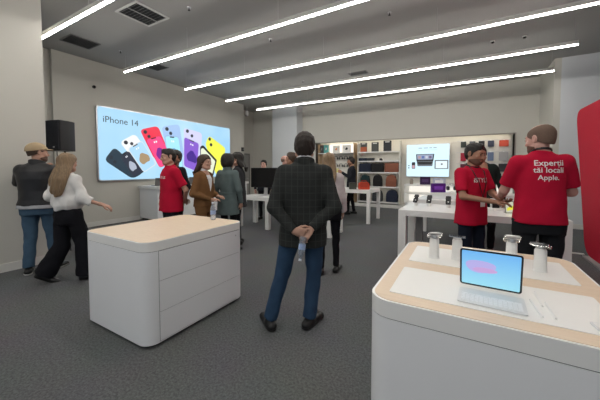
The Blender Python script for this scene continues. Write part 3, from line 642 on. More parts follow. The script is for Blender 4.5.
b = B(); tube(b, [(.07*math.cos(a), 0, .12+.08*math.sin(a)) for a in [PI*q/12 for q in range(13)]], .009, 8); obj('headband', b, METAL, t)
for s in (-1, 1):
    b = B(); cyl(b, (s*.09, 0, .10), (s*.05, 0, .10), .042, n=18); obj('ear_cup', b, BLACK, t)
b = B(); cyl(b, (0, 0, 0), (0, 0, .2), .006, n=8); cyl(b, (0, 0, 0), (0, 0, .006), .05, n=20); obj('stand', b, WHITE2, t)

# things on the mid table
t = thing('orange_handbag', 'glossy orange red bag standing on the table before the shelves', 'bag', (-2.44, 7.78, .901), R(25)); OR = mat('orange_gloss', (.50, .055, .02), .35)
b = upright(rpoly([(-.16, 0), (.16, 0), (.15, .16), (.10, .21), (-.10, .21), (-.15, .16)], .04), -.06, .06); obj('bag_body', b, OR, t, bev=.02)
obj('flap', upright(rpoly([(-.11, .07), (.11, .07), (.11, .19), (-.11, .19)], .04), -.07, -.05), mat('orange_dark', (.36, .04, .02), .35), t, bev=.006)
b = B(); tube(b, [(-.07, 0, .2), (-.06, 0, .25), (.06, 0, .25), (.07, 0, .2)], .008, 6); obj('handle', b, OR, t)
t = thing('display_block', 'dark olive display block beside the orange bag', 'display block', (-2.74, 7.72, .901), R(25)); obj('block', bx(-.10, .10, -.06, .06, 0, .18), mat('dark_olive', (.04, .045, .035), .6), t, bev=.01); obj('top_pad', bx(-.08, .08, -.05, .05, .18, .19), BLACK, t)
for x, l in ((-3.25, 'small white cup-shaped gadget at the left on the mid table'), (-3.1, 'small white cup-shaped gadget nearer the olive block')):
    t = thing('white_gadget', l, 'gadget', (x, 7.62, .901), 0, 'white gadgets on the mid table'); b = B(); lathe(b, [(0, 0), (.03, 0), (.035, .04), (.02, .06), (0, .062)]); obj('shell', b, WHITE2, t); b = B(); cyl(b, (0, 0, .062), (0, 0, .066), .012); obj('button', b, GREYP, t)

# red rounded panel at the right
b = B(); P = rpoly([(7.36, 2.56), (6.62, .03), (3.6, .03), (3.6, 2.56)], .28, 8)
a = [b.verts.new((1.80, p[0], p[1])) for p in P]; c = [b.verts.new((1.95, p[0], p[1])) for p in P]; n = len(P); b.faces.new(a); b.faces.new(c[::-1])
for i in range(n): b.faces.new((a[i], c[i], c[(i+1) % n], a[(i+1) % n]))
t = thing('red_panel', 'tall plain red rounded panel cut off by the right edge', 'panel', (0, 0, 0)); obj('panel_body', b, REDP, t, bev=.008)
obj('base_rail', bx(1.72, 2.05, 3.7, 6.45, 0, .03), mat('grey_rail', (.3, .3, .3), .5), t)
# world
w = bpy.data.worlds.new('world'); SC.world = w; w.use_nodes = True; bg = w.node_tree.nodes['Background']; bg.inputs['Color'].default_value = (.80, .88, 1, 1); bg.inputs['Strength'].default_value = .30
SC.view_settings.view_transform = 'Standard'; SC.view_settings.look = 'None'; SC.view_settings.gamma = 1; SC.view_settings.use_curve_mapping = False; SC.view_settings.exposure = 0.38
SC.cycles.use_denoising = True
# ------------------------------------------------------------------ implicit-surface modelling of people
F32 = np.float32
def V(*a): return np.array(a, F32)
def nrm(v): v = np.asarray(v, F32); return v/max(1e-6, float(np.linalg.norm(v)))
def smin(a, b, k):
    h = np.clip(.5+.5*(b-a)/k, 0, 1); return b*(1-h)+a*h-k*h*(1-h)
def smax(a, b, k): return -smin(-a, -b, k)
def capd(P, a, b, ra, rb):
    a, b = V(*a), V(*b); ab = b-a; h = np.clip(((P-a)@ab)/max(1e-9, float(ab@ab)), 0, 1)
    return np.sqrt(((P-a-h[:, None]*ab)**2).sum(1))-(ra+(rb-ra)*h)
def flatcap(P, a, b, ra, rb, ax, k):
    """tapered capsule flattened along unit axis ax by factor k"""
    a, b, ax = V(*a), V(*b), nrm(ax); ab = b-a; h = np.clip(((P-a)@ab)/max(1e-9, float(ab@ab)), 0, 1)
    q = P-a-h[:, None]*ab; c = q@ax; r = ra+(rb-ra)*h
    return (np.sqrt(np.maximum(0, (q**2).sum(1)-c**2)+(c/k)**2)-r)*min(1, k*1.3)
def elld(P, c, r, M=None):
    q = P-V(*c)
    if M is not None: q = q@M
    r = V(*r); k0 = np.sqrt(((q/r)**2).sum(1)); k1 = np.sqrt(((q/(r*r))**2).sum(1)); return k0*(k0-1)/np.maximum(k1, 1e-6)
def stack(P, secs, n=2.4):
    """elliptical sections (z, rx, ry, cx, cy)"""
    S_ = np.array([(s+(0, 0))[:5] if len(s) < 5 else s for s in secs], F32); z = P[:, 2]
    rx, ry, cx, cy = (np.interp(z, S_[:, 0], S_[:, i]) for i in (1, 2, 3, 4))
    d = ((np.abs((P[:, 0]-cx)/rx)**n+np.abs((P[:, 1]-cy)/ry)**n)**(1/n)-1)*np.minimum(rx, ry)
    return np.maximum(d, np.maximum(z-S_[-1, 0], S_[0, 0]-z))
def wrink(P, amp, f, seed=0.):
    x, y, z = P[:, 0]*f, P[:, 1]*f, P[:, 2]*f
    return amp*(np.sin(z*1.3+2*np.sin(x*1.1+seed)+seed)*.5+np.sin(z*2.1-x*1.7+y*1.3+seed*2)*.3+np.sin(x*2.3+y*2.7+seed)*.3)
def surface(f, lo, hi, h):
    lo, hi = np.array(lo, float), np.array(hi, float); N = np.maximum(3, np.ceil((hi-lo)/h).astype(int)+1)
    ax = [(lo[i]+h*np.arange(N[i])).astype(F32) for i in range(3)]
    G = np.stack(np.meshgrid(*ax, indexing='ij'), -1).reshape(-1, 3)
    D = np.empty(len(G), F32); C_ = 400000
    for i in range(0, len(G), C_): D[i:i+C_] = f(G[i:i+C_])
    D = D.reshape(N)
    D[0] = D[-1] = 1; D[:, 0] = D[:, -1] = 1; D[:, :, 0] = D[:, :, -1] = 1
    I = D < 0; cn = np.zeros(N-1, int)
    off = [(i, j, k) for i in (0, 1) for j in (0, 1) for k in (0, 1)]
    for o in off: cn += I[o[0]:N[0]-1+o[0], o[1]:N[1]-1+o[1], o[2]:N[2]-1+o[2]]
    act = np.argwhere((cn > 0) & (cn < 8)); idx = -np.ones(N-1, int); idx[tuple(act.T)] = np.arange(len(act))
    cd = np.stack([D[tuple((act+np.array(o)).T)] for o in off], 1); acc = np.zeros((len(act), 3)); cnt = np.zeros(len(act))
    for a in range(8):
        for b_ in range(a+1, 8):
            oa, ob = np.array(off[a]), np.array(off[b_])
            if abs(oa-ob).sum() != 1: continue
            da, db = cd[:, a], cd[:, b_]; m = (da < 0) != (db < 0)
            t_ = np.where(m, da/np.where(m, da-db, 1), 0)
            acc += np.where(m[:, None], oa+t_[:, None]*(ob-oa), 0); cnt += m
    Vv = lo+(act+acc/np.maximum(cnt, 1)[:, None])*h
    Q = []
    for a in range(3):
        b_, c_ = (a+1) % 3, (a+2) % 3
        s0 = [slice(1, n-1) for n in N]; s0[a] = slice(0, N[a]-1); s1 = list(s0); s1[a] = slice(1, N[a])
        A, Bq = I[tuple(s0)], I[tuple(s1)]; base = np.array([s.start for s in s0])
        for flip, mk in ((False, A & ~Bq), (True, ~A & Bq)):
            e = np.argwhere(mk)+base
            if not len(e): continue
            ub, uc = np.zeros(3, int), np.zeros(3, int); ub[b_] = 1; uc[c_] = 1
            q = np.stack([idx[tuple((e-ub-uc).T)], idx[tuple((e-uc).T)], idx[tuple(e.T)], idx[tuple((e-ub).T)]], 1)
            Q.append(q[:, ::-1] if flip else q)
    return Vv, (np.concatenate(Q) if Q else np.zeros((0, 4), int))
def join(parts):
    vs, qs, n = [], [], 0
    for v, q in parts: vs.append(v); qs.append(q+n); n += len(v)
    return np.concatenate(vs), np.concatenate(qs)
def np_mesh(name, v, q, m):
    me = bpy.data.meshes.new(name); me.vertices.add(len(v)); me.vertices.foreach_set('co', np.asarray(v, F32).ravel())
    me.loops.add(len(q)*4); me.loops.foreach_set('vertex_index', q.astype(np.int32).ravel()); me.polygons.add(len(q))
    me.polygons.foreach_set('loop_start', np.arange(0, len(q)*4, 4, dtype=np.int32)); me.polygons.foreach_set('use_smooth', [True]*len(q))
    me.update(calc_edges=True); me.validate(); me.materials.append(m); return me

def head_sdf(P, fem=False):
    jw = .85 if fem else 1.
    d = elld(P, (0, -.014, .032), (.075, .096, .083))
    d = smin(d, elld(P, (0, .022, -.03), (.060*jw, .068, .082)), .03)
    d = smin(d, elld(P, (0, .048, -.082), (.036*jw, .034, .028)), .03)
    d = smin(d, capd(P, (-.055*jw, .0, -.06), (-.02, .06, -.088), .022, .018), .03); d = smin(d, capd(P, (.055*jw, .0, -.06), (.02, .06, -.088), .022, .018), .03)
    d = smin(d, capd(P, (-.034, .075, .026), (.034, .075, .026), .011, .011), .02)
    for s in (-1, 1):
        d = smax(d, -elld(P, (s*.031, .101, .006), (.018, .018, .013)), .012)
        d = smin(d, elld(P, (s*.031, .080, .005), (.014, .012, .012)), .004)
        d = smin(d, elld(P, (s*.040, .062, -.026), (.02, .018, .017)), .02)
    d = smin(d, capd(P, (0, .084, .016), (0, .106, -.026), .008, .0125), .012); d = smin(d, elld(P, (0, .092, -.031), (.019, .012, .009)), .008)
    d = smin(d, elld(P, (0, .083, -.055), (.024, .012, .0065)), .006); d = smin(d, elld(P, (0, .081, -.065), (.020, .012, .0065)), .006)
    for s in (-1, 1):
        e = elld(P, (s*.078, -.008, .0), (.009, .020, .031)); e = smax(e, -elld(P, (s*.088, -.002, .004), (.008, .010, .018)), .006); d = smin(d, e, .008)
    return d

SKINS = {}
def skin(name, c): return mat('skin_'+name, c, .5, var=.08, nscale=25, spec=.35)
SK_L = skin('light', (.50, .29, .21)); SK_M = skin('medium', (.38, .20, .13)); SK_P = skin('pink', (.58, .33, .27))
HAIRD = mat('hair_dark', (.012, .009, .007), .55, var=.5, nscale=80, bump=.5, bscale=180); HAIRB = mat('hair_brown', (.05, .028, .016), .55, var=.4, nscale=60, bump=.5, bscale=180)
HAIRL = mat('hair_ash_blond', (.22, .145, .08), .5, var=.75, nscale=1., stretch=(110, 110, 7), bump=.6, bscale=160); STUB = mat('beard_stubble', (.135, .075, .053), .8, var=.3, nscale=200); HAIRG = mat('hair_stubble', (.15, .095, .07), .8, var=.3, nscale=200)
EYEW = mat('eye_white', (.6, .58, .55), .2); LIP = mat('lips', (.36, .13, .10), .5)
def cloth(name, c, **k):
    a = dict(rough=.88, var=.12, nscale=20, spec=.15, bump=.15, bscale=500); a.update(k); return mat('cloth_'+name, c, **a)
RED = cloth('red_tee', (.46, .008, .035), var=.05); JEAN = cloth('blue_jeans', (.030, .062, .115), var=.35, nscale=9); JEAN2 = cloth('faded_jeans', (.06, .11, .17), var=.35, nscale=9)
LEATH = mat('cloth_black_leather', (.014, .014, .016), .4, var=.3, spec=.4, bump=.2, bscale=60); WBL = cloth('white_blouse', (.72, .71, .69)); BLKT = cloth('black_trousers', (.009, .009, .012)); NVT = cloth('navy_trousers', (.010, .014, .026))
BRNS = cloth('brown_suit', (.17, .085, .035)); TRN = cloth('grey_green_trench', (.11, .145, .145)); DKC = cloth('dark_grey_coat', (.035, .036, .04)); DKG = cloth('dark_green_jacket', (.012, .022, .02)); DSH = cloth('dark_shirt', (.016, .017, .022))
SHOEB = mat('black_shoe_leather', (.010, .010, .010), .32, var=.2); WSOLE = mat('white_sole', (.7, .7, .68), .6); SHW = cloth('white_shirt', (.72, .72, .73)); GRW = cloth('grey_white_hem', (.42, .43, .45)); CAPT = cloth('tan_cap', (.42, .32, .20))

def rotm(yaw, pitch=0, roll=0):   # head axes: columns are local x, y, z in body space
    return np.array((Matrix.Rotation(R(yaw), 3, 'Z') @ Matrix.Rotation(R(pitch), 3, 'X') @ Matrix.Rotation(R(roll), 3, 'Y')), F32)

def hand_sdf(P, w, d, n, side, curl, hs=1.0):
    """hand at wrist w, fingers towards d, palm normal n (palm faces n), side=+1 thumb along d x n, curl in degrees per joint"""
    d = nrm(d); n = nrm(np.array(n)-np.dot(n, d)*d); s = np.cross(d, n)*side; w = np.array(w, F32)
    pt = lambda a, b_, c: w+(d*a+s*b_+n*c)*hs
    f = flatcap(P, pt(.0, 0, 0), pt(.02, 0, 0), .026*hs, .030*hs, n, .65)
    f = smin(f, flatcap(P, pt(.035, .012, 0), pt(.075, .016, 0), .026*hs, .026*hs, n, .48), .015); f = smin(f, flatcap(P, pt(.035, -.012, 0), pt(.07, -.018, 0), .024*hs, .022*hs, n, .48), .015)
    for b_, L, r, base in ((.031, .070, .0092, .086), (.0105, .079, .0095, .090), (-.0105, .073, .0090, .087), (-.030, .057, .0080, .079)):
        p = pt(base-.012, b_, 0); a = 0.; q = None
        for seg, fr in enumerate((.45, .30, .25)):
            a += R(curl*(.8, 1.1, .8)[seg]); dd = d*math.cos(a)+n*math.sin(a)+s*b_*(.9 if seg == 0 else 0)
            p2 = p+dd*(L*fr+(.012 if seg == 0 else 0))*hs
            c = capd(P, p, p2, r*(1-.1*seg)*hs, r*(.9-.1*seg)*hs); q = c if q is None else smin(q, c, .002); p = p2
        f = smin(f, q, .004)
    p0, p1 = pt(.018, .022, .004), pt(.050, .044, .018); p2 = pt(.078, .050-.0005*curl*0, .022+.0002*curl); p3 = pt(.100, .044, .030+.0002*curl)
    t_ = smin(smin(capd(P, p0, p1, .014*hs, .0115*hs), capd(P, p1, p2, .0115*hs, .010*hs), .004), capd(P, p2, p3, .010*hs, .0085*hs), .003)
    return smin(f, t_, .006)

def torso_fn(kind, bulk, sw, hem, P):
    """garment torso; kind selects silhouette"""
    if kind == 'tee': S_ = [(hem, .198, .150), (.98, .186, .140), (1.10, .176, .130), (1.25, .182, .130), (1.36, .180, .122), (1.43, .150, .098), (1.47, .095, .078), (1.500, .070, .068)]
    elif kind == 'blazer': S_ = [(hem, .200, .145), (.95, .190, .138), (1.08, .178, .128), (1.25, .198, .140), (1.37, .205, .130), (1.44, .170, .105), (1.48, .10, .085), (1.505, .072, .07)]
    elif kind == 'trench': S_ = [(hem, .215, .185), (.90, .195, .16), (1.03, .160, .125), (1.08, .150, .118), (1.14, .162, .125), (1.30, .182, .13), (1.40, .172, .115), (1.46, .11, .085), (1.505, .072, .07)]
    elif kind == 'blouse': S_ = [(hem, .165, .13), (hem+.06, .195, .155), (1.15, .188, .145), (1.28, .180, .135), (1.38, .168, .115), (1.44, .13, .095), (1.495, .066, .064)]
    elif kind == 'coat': S_ = [(hem, .205, .155), (1.0, .185, .14), (1.12, .175, .13), (1.28, .188, .135), (1.38, .186, .122), (1.44, .145, .10), (1.50, .070, .068)]
    else: S_ = [(hem, .175, .13), (1.05, .165, .122), (1.25, .182, .13), (1.37, .180, .12), (1.44, .14, .10), (1.50, .070, .068)]
    S_ = [(z, rx*bulk*(.3+.7*sw/.19 if z > 1.2 else 1), ry*bulk, 0, -.005) for z, rx, ry in S_]
    d = stack(P, S_, 2.3)
    sh = capd(P, (-sw*.82, -.01, 1.400), (sw*.82, -.01, 1.400), .058*bulk, .058*bulk); d = smin(d, sh, .05)
    return d

def person(label, loc, face, H=1.75, fem=False, bulk=1., sw=None, top='tee', hem=.86, sleeve='short', topmat=None, bottom='jeans', botmat=None, hair='short', hairmat=HAIRD, skinm=SK_L, arms=None,
           legs=None, lean=(0, 0), head=(0, 0, 0), shoemat=SHOEB, sole=None, beard=False, fine=.010, hfine=.005, collar=False, under=None, cap=False, ankle=.10, group=None, neckdz=0., hands=True, belt=False, print_back=None, print_front=None, sleevemark=None, lanyard=False, wr=.004, stub=True, hemband=None):
    s = H/1.75; sw = sw or (.165 if fem else .190)
    rt = None
    sgn = (-1, 1)
    hipx = .095
    LG = legs or {}
    ank = [np.array(LG.get('ankle', [(-.10, 0, .085), (.10, 0, .085)])[i], F32) for i in (0, 1)]
    hip = [np.array((-hipx, 0, .92), F32), np.array((hipx, 0, .92), F32)]
    kn = [np.array(LG['knee'][i], F32) if 'knee' in LG else (hip[i]*.47+ank[i]*.53+np.array((0, .025, 0), F32)) for i in (0, 1)]
    toe = LG.get('toe', [-12, 12])
    lift = LG.get('lift', [0, 0])
    sho = [np.array((-sw+.012, -.01, 1.405), F32), np.array((sw-.012, -.01, 1.405), F32)]
    A = arms or {}
    elb = [np.array(A.get('elbow', [(-sw-.075, -.03, 1.12), (sw+.075, -.03, 1.12)])[i], F32) for i in (0, 1)]
    wri = [np.array(A.get('wrist', [(-sw-.06, .06, .88), (sw+.06, .06, .88)])[i], F32) for i in (0, 1)]
    hd = [A.get('dir', [None, None])[i] for i in (0, 1)]; hd = [nrm(hd[i] if hd[i] is not None else wri[i]-elb[i]) for i in (0, 1)]
    hn = A.get('palm', [(1, .2, 0), (-1, .2, 0)]); curl = A.get('curl', [22, 22])
    thumb = A.get('thumb', [1, -1])
    hc = np.array((head[3] if len(head) > 3 else 0, (.02 if not head[1] else .02+.0006*-head[1]), 1.632+neckdz), F32); HM = rotm(head[0], head[1], head[2])
    HS = 1.07
    toH = lambda P: ((P-hc)@HM)/HS
    def xf(v):
        v = np.array(v, float); k = np.clip((v[:, 2]-.85)/.6, 0, 1.4); v[:, 0] += lean[0]*k; v[:, 1] += lean[1]*k; return v*s
    def emit_(name, f, lo, hi, h, m, parent, extra=None):
        parts = [surface(f, lo, hi, h)]+(extra or []); v, q = join(parts)
        if not len(v): return None
        o = link(name, np_mesh(name, xf(v), q, m), parent); return o
    allj = np.array(elb+wri+sho); jlo, jhi = allj.min(0)-.10, allj.max(0)+.10
    # ---- body
    neck = lambda P: capd(P, (0, -.006, 1.44), tuple(hc+np.array((0, -.022, -.075), F32)), .062 if not fem else .050, .054 if not fem else .044)
    r1, r2, r3, r4 = (.046, .038, .036, .025) if not fem else (.040, .033, .031, .022)
    def arm(P, i, g=0., a=None, b_=None):
        return smin(capd(P, sho[i], elb[i], r1+g, r2+g), capd(P, elb[i], wri[i], r3+g, r4+g), .02)
    def bodyf(P):
        d = torso_fn('x', .84*bulk, sw*.97, .86, P); d = smin(d, neck(P), .03)
        for i in (0, 1):
            d = smin(d, arm(P, i), .02)
            d = smin(d, smin(capd(P, hip[i], kn[i], .074, .048), capd(P, kn[i], ank[i], .047, .036), .02), .03)
        return np.maximum(d, P[:, 2]-(hc[2]-.02))
    jj = np.array(kn+ank); blo = np.minimum(jlo, np.minimum(jj.min(0)-.1, (-.3, -.2, 0))); bhi = np.maximum(jhi, np.maximum(jj.max(0)+.1, (.3, .2, 1.66)))
    blo[2] = max(.04, ank[0][2]-.05, 0) if False else .04; bhi[2] = max(1.66, jhi[2])
    hf = lambda P: smin(head_sdf(toH(P), fem), neck(P)+np.where(P[:, 2] < 1.46, 1., 0.), .02)
    extra = [surface(hf, hc-np.array((.13, .15, .17)), hc+np.array((.13, .15, .15)), hfine)]
    if hands:
        for i in (0, 1):
            c = wri[i]+hd[i]*.08; extra.append(surface(lambda P, i=i: smin(hand_sdf(P, wri[i], hd[i], hn[i], thumb[i], curl[i], .92 if fem else 1.), capd(P, wri[i]-(wri[i]-elb[i])*.2, wri[i], .028, .024), .012), c-.13, c+.13, hfine))
    v, q = join([surface(bodyf, blo, bhi, .014)]+extra)
    root = link('person', np_mesh('person', xf(v), q, skinm), None, loc, (0, 0, R(30+face)))
    tag(root, label, 'person', group)
    # ---- face details
    def facepart(name, f, m, h=hfine*.8, pad=.0):
        return emit_(name, lambda P: f(toH(P)), hc-np.array((.12, .14, .16)), hc+np.array((.12, .14, .14)), h, m, root)
    for sx in (-1, 1):
        facepart('eye', lambda P, sx=sx: elld(P, (sx*.031, .0855, .006), (.0125, .0090, .0065)), HAIRD, .0035)
        facepart('eyebrow', lambda P, sx=sx: capd(P, (sx*.016, .0925, .024), (sx*.046, .081, .027), .0042, .003), hairmat if hairmat is not HAIRG else HAIRB, .0035)
    facepart('lips', lambda P: smin(elld(P, (0, .0845, -.0555), (.023, .0115, .0055)), elld(P, (0, .083, -.0645), (.019, .0115, .006)), .002), LIP, .0035)
    if beard:
        facepart('beard', lambda P: np.maximum(head_sdf(P)-.0035, np.maximum(np.maximum(P[:, 2]+.043+.35*np.maximum(0, .055-P[:, 1]), -(P[:, 1]-.0)-.0), -elld(P, (0, .095, -.060), (.022, .02, .009)))), STUB if stub else (hairmat if hairmat is not HAIRG else HAIRB))
    # ---- hair
    rnd = lambda P: .0016*np.sin(P[:, 0]*190+2*np.sin(P[:, 2]*40))+.001*np.sin(P[:, 2]*130+P[:, 1]*90)
    skull = lambda P: smin(elld(P, (0, -.014, .034), (.076, .096, .083)), elld(P, (0, -.02, -.02), (.066, .075, .07)), .03)
    hl = lambda P, a, k: a+k*P[:, 1]-P[:, 2]
    HY = np.array([-.12, -.05, -.02, -.005, .018, .028, .05, .075, .10], F32); HZ = np.array([-.088, -.078, -.03, -.026, -.022, .02, .038, .060, .064], F32)
    hl2 = lambda P: (np.interp(P[:, 1], HY, HZ)+.004*np.sin(P[:, 0]*160)-P[:, 2]).astype(F32)*.8
    if hair == 'short' and not cap:
        facepart('hair', lambda P: smax(np.minimum(skull(P)-.012, elld(P, (0, .0, .055), (.074, .088, .078)))-rnd(P), hl2(P), .006), hairmat)
    elif hair == 'quiff':
        facepart('hair', lambda P: smin(smax(skull(P)-.006-rnd(P), hl2(P), .006), elld(P, (.004, .036, .088), (.044, .040, .034))-rnd(P), .015), hairmat)
    elif hair == 'balding':
        facepart('hair', lambda P: np.maximum(np.maximum(skull(P)-.0025, hl(P, -.01, .60)), -elld(P, (0, .05, .115), (.062, .115, .060))), hairmat)
    elif hair == 'bald':
        facepart('hair', lambda P: np.maximum(np.maximum(skull(P)-.003, np.maximum(hl(P, -.01, .5), P[:, 2]-.03)), P[:, 1]-.02), hairmat)
    elif hair == 'bob':
        facepart('hair', lambda P: np.maximum(np.maximum(smin(skull(P)-.02, elld(P, (0, -.03, -.025), (.105, .095, .115)), .03)-rnd(P), -(P[:, 2]+.125)), np.maximum(-elld(P, (0, .125, -.035), (.075, .085, .092)), P[:, 1]-.095)), hairmat)
    elif hair in ('long', 'medium'):
        L = .42 if hair == 'long' else .22
        def lf(P):
            d = smax(skull(P)-.016, hl(P, .002, .72), .008)
            st_ = stack(P, [(-L, .035, .018, 0, -.165), (-L+.08, .095, .032, 0, -.165), (-.20, .112, .05, 0, -.14), (-.10, .104, .068, 0, -.085), (.0, .088, .080, 0, -.035), (.06, .07, .08, 0, -.02)], 2.2)
            return smin(d, st_, .02)-.004*np.sin(P[:, 0]*95+2.5*np.sin(P[:, 2]*11))
        emit_('hair', lambda P: np.maximum(lf(toH(P)), -elld(toH(P), (0, .13, -.04), (.07, .10, .095))), hc-np.array((.16, .22, L+.06)), hc+np.array((.16, .16, .14)), hfine, hairmat, root)
    if cap:
        facepart('hair', lambda P: smax(skull(P)-.005, np.maximum(hl(P, .0, .5), P[:, 2]-.03), .005), hairmat)
        def cf(P):
            d = np.maximum(skull(P)-.017, (.035+.18*P[:, 1])-P[:, 2]); br = np.maximum(elld(P, (0, .085, .045), (.070, .075, .010)), -(P[:, 1]-.03)); return smin(d, br, .006)
        emit_('cap', lambda P: cf(toH(P)), hc-.22, hc+.22, hfine, CAPT, root)
    # ---- top garment
    g = {'tee': .020, 'blazer': .022, 'trench': .022, 'blouse': .026}.get(top, .014)
    def sl(P, i):
        if sleeve == 'none': return np.full(len(P), 1., F32)
        ue = sho[i]+(elb[i]-sho[i])*(.80 if sleeve == 'short' else 1.)
        if sleeve == 'short':
            ax = nrm(elb[i]-sho[i]); c = capd(P, sho[i], ue, r1+.020, r1+.019); return np.maximum(c, (P-ue)@ax)
        gg = g
        d = capd(P, sho[i], elb[i], r1+gg, r2+gg)
        we = elb[i]+(wri[i]-elb[i])*(.96 if sleeve == 'long' else .45); ax = nrm(wri[i]-elb[i])
        fo = np.maximum(capd(P, elb[i], we, r3+gg*(1.5 if top == 'blouse' else 1), r4+gg*(1.6 if top == 'blouse' else .7)), (P-we)@ax)
        return smin(d, fo, .02)
    def topf(P):
        d = torso_fn(top, bulk, sw, hem, P)
        for i in (0, 1): d = smin(d, sl(P, i), .035)
        d = d+wrink(P, wr, 16., len(label))
        if top in ('blazer', 'trench', 'coat'):
            wv = np.maximum(np.abs(P[:, 0])-np.clip((P[:, 2]-1.14)*.33, 0, .075), 1.14-P[:, 2]); d = np.maximum(d, -np.maximum(wv, -(P[:, 1]-.03)))
            if top != 'trench': d = smax(d, -capd(P, (0, .02, 1.50), (0, .02, 1.62), .072, .075), .01)
        else: d = smax(d, -capd(P, (0, .015, 1.530), (0, .02, 1.62), .060 if not fem else .058, .07), .008)
        return d
    lo = np.minimum(jlo-.02, (-.28, -.24, hem-.03)); hi = np.maximum(jhi+.02, (.28, .24, 1.55)); lo[2] = min(hem-.03, wri[0][2]-.06, wri[1][2]-.06)
    nm = {'tee': 'tshirt', 'blazer': 'jacket', 'trench': 'trench_coat', 'coat': 'coat', 'blouse': 'blouse'}.get(top, top)
    to = emit_(nm, topf, lo, hi, fine, topmat, root)
    if under is not None:
        emit_('undershirt', lambda P: smax(torso_fn('x', bulk*.985, sw, hem+.06, P)+np.maximum(0, P[:, 2]-1.36)*.25, -capd(P, (0, .02, 1.52), (0, .02, 1.62), .062, .07), .008), (-.25, -.2, hem+.03), (.25, .2, 1.56), .011, under, root)
        emit_('shirt_collar', lambda P: np.maximum(np.maximum(np.abs(neck(P)-.011)-.0045, 1.478-P[:, 2]+.35*(P[:, 1])), P[:, 2]-1.535+.35*P[:, 1]), (-.12, -.15, 1.42), (.12, .15, 1.60), .004, under, root)
    if hemband is not None: emit_('shirt_hem', lambda P: np.maximum(torso_fn(top, bulk, sw, hem-.05, P)-.000, np.maximum(P[:, 2]-hem-.04, hem-.045-P[:, 2])), (-.27, -.24, hem-.1), (.27, .24, hem+.06), .010, hemband, root)
    if collar:
        emit_('collar', lambda P: np.maximum(np.maximum(np.abs(neck(P)-.026)-.008, 1.458-P[:, 2]+.35*P[:, 1]), np.maximum(P[:, 2]-1.515+.35*P[:, 1], P[:, 1]-.045)), (-.15, -.17, 1.40), (.15, .15, 1.60), .006, topmat, to)
    if top == 'tee':
        emit_('neckband', lambda P: np.maximum(np.abs(neck(P)-.012)-.006, np.abs(P[:, 2]-1.497+.38*P[:, 1])-.009), (-.12, -.15, 1.42), (.12, .15, 1.60), .005, BLACK if lanyard else topmat, to)
    if belt: emit_('belt', lambda P: np.maximum(torso_fn(top, bulk, sw, hem, P)-.008, np.abs(P[:, 2]-1.06)-.022), (-.27, -.24, 1.02), (.27, .24, 1.10), .009, topmat, to)
    # ---- bottom garment
    tk, kk, ak = {'jeans': (.094, .068, .062), 'slim': (.088, .060, .050), 'wide': (.098, .098, .125), 'suit': (.096, .075, .070)}[bottom]
    if fem and bottom != 'wide': tk, kk, ak = tk*.98, kk*.92, ak*.9
    def botf(P):
        d = stack(P, [(.80, .175*bulk, .120*bulk, 0, -.005), (.90, .180*bulk, .128*bulk, 0, -.008), (1.00, .162*bulk, .115*bulk, 0, 0), (1.06, .155*bulk, .108*bulk, 0, 0)], 2.2); L = None
        for i in (0, 1):
            l = smin(capd(P, hip[i], kn[i], tk*bulk, kk), capd(P, kn[i], ank[i]+np.array((0, 0, .0), F32), kk, ak), .02)
            ax = nrm(ank[i]-kn[i]); l = np.maximum(l, (P-(ank[i]-ax*(ankle-.085)))@ax-.012); L = l if L is None else smin(L, l, .006)
        return smin(d, L, .03)+wrink(P, min(wr, .005)*1.3, 19., 2.+len(label))
    lo = np.minimum(np.array(kn+ank).min(0)-.16, (-.25, -.22, 0)); hi = np.maximum(np.array(kn+ank).max(0)+.16, (.25, .22, 1.07)); lo[2] = .03; hi[2] = 1.08
    bf = botf; botf = lambda P: np.maximum(bf(P), P[:, 2]-(hem+.03))
    emit_('jeans' if bottom == 'jeans' else 'trousers', botf, lo, hi, fine, botmat, root)
    # ---- shoes
    for i in (0, 1):
        a_ = R(toe[i]); fx = np.array((math.sin(a_), math.cos(a_), 0), F32); up = V(0, 0, 1)
        p_ = R(lift[i]); fz = fx*math.cos(p_)-up*math.sin(p_); un = up*math.cos(p_)+fx*math.sin(p_)
        c0 = ank[i]-un*.045; heel = c0-fz*.055; tp = c0+fz*.175
        def sf(P, heel=heel, tp=tp, un=un, i=i, c0=c0):
            d = flatcap(P, heel+un*.0, tp-un*.012, .045, .044, un, .85); d = smin(d, capd(P, c0+un*.01, c0+un*.055, .040, .040), .04)
            return np.maximum(d, -((P-c0)@un)-.036)
        v, q = surface(sf, c0-.26, c0+.26, .008)
        o = link('shoe', np_mesh('shoe', v*s, q, shoemat), root)
        v, q = surface(lambda P: np.maximum(flatcap(P, heel, tp, .050, .049, un, 1.)-.0, np.abs((P-c0)@un+.030)-.011), c0-.26, c0+.26, .007)
        link('sole', np_mesh('sole', v*s, q, sole or SHOEB), o)
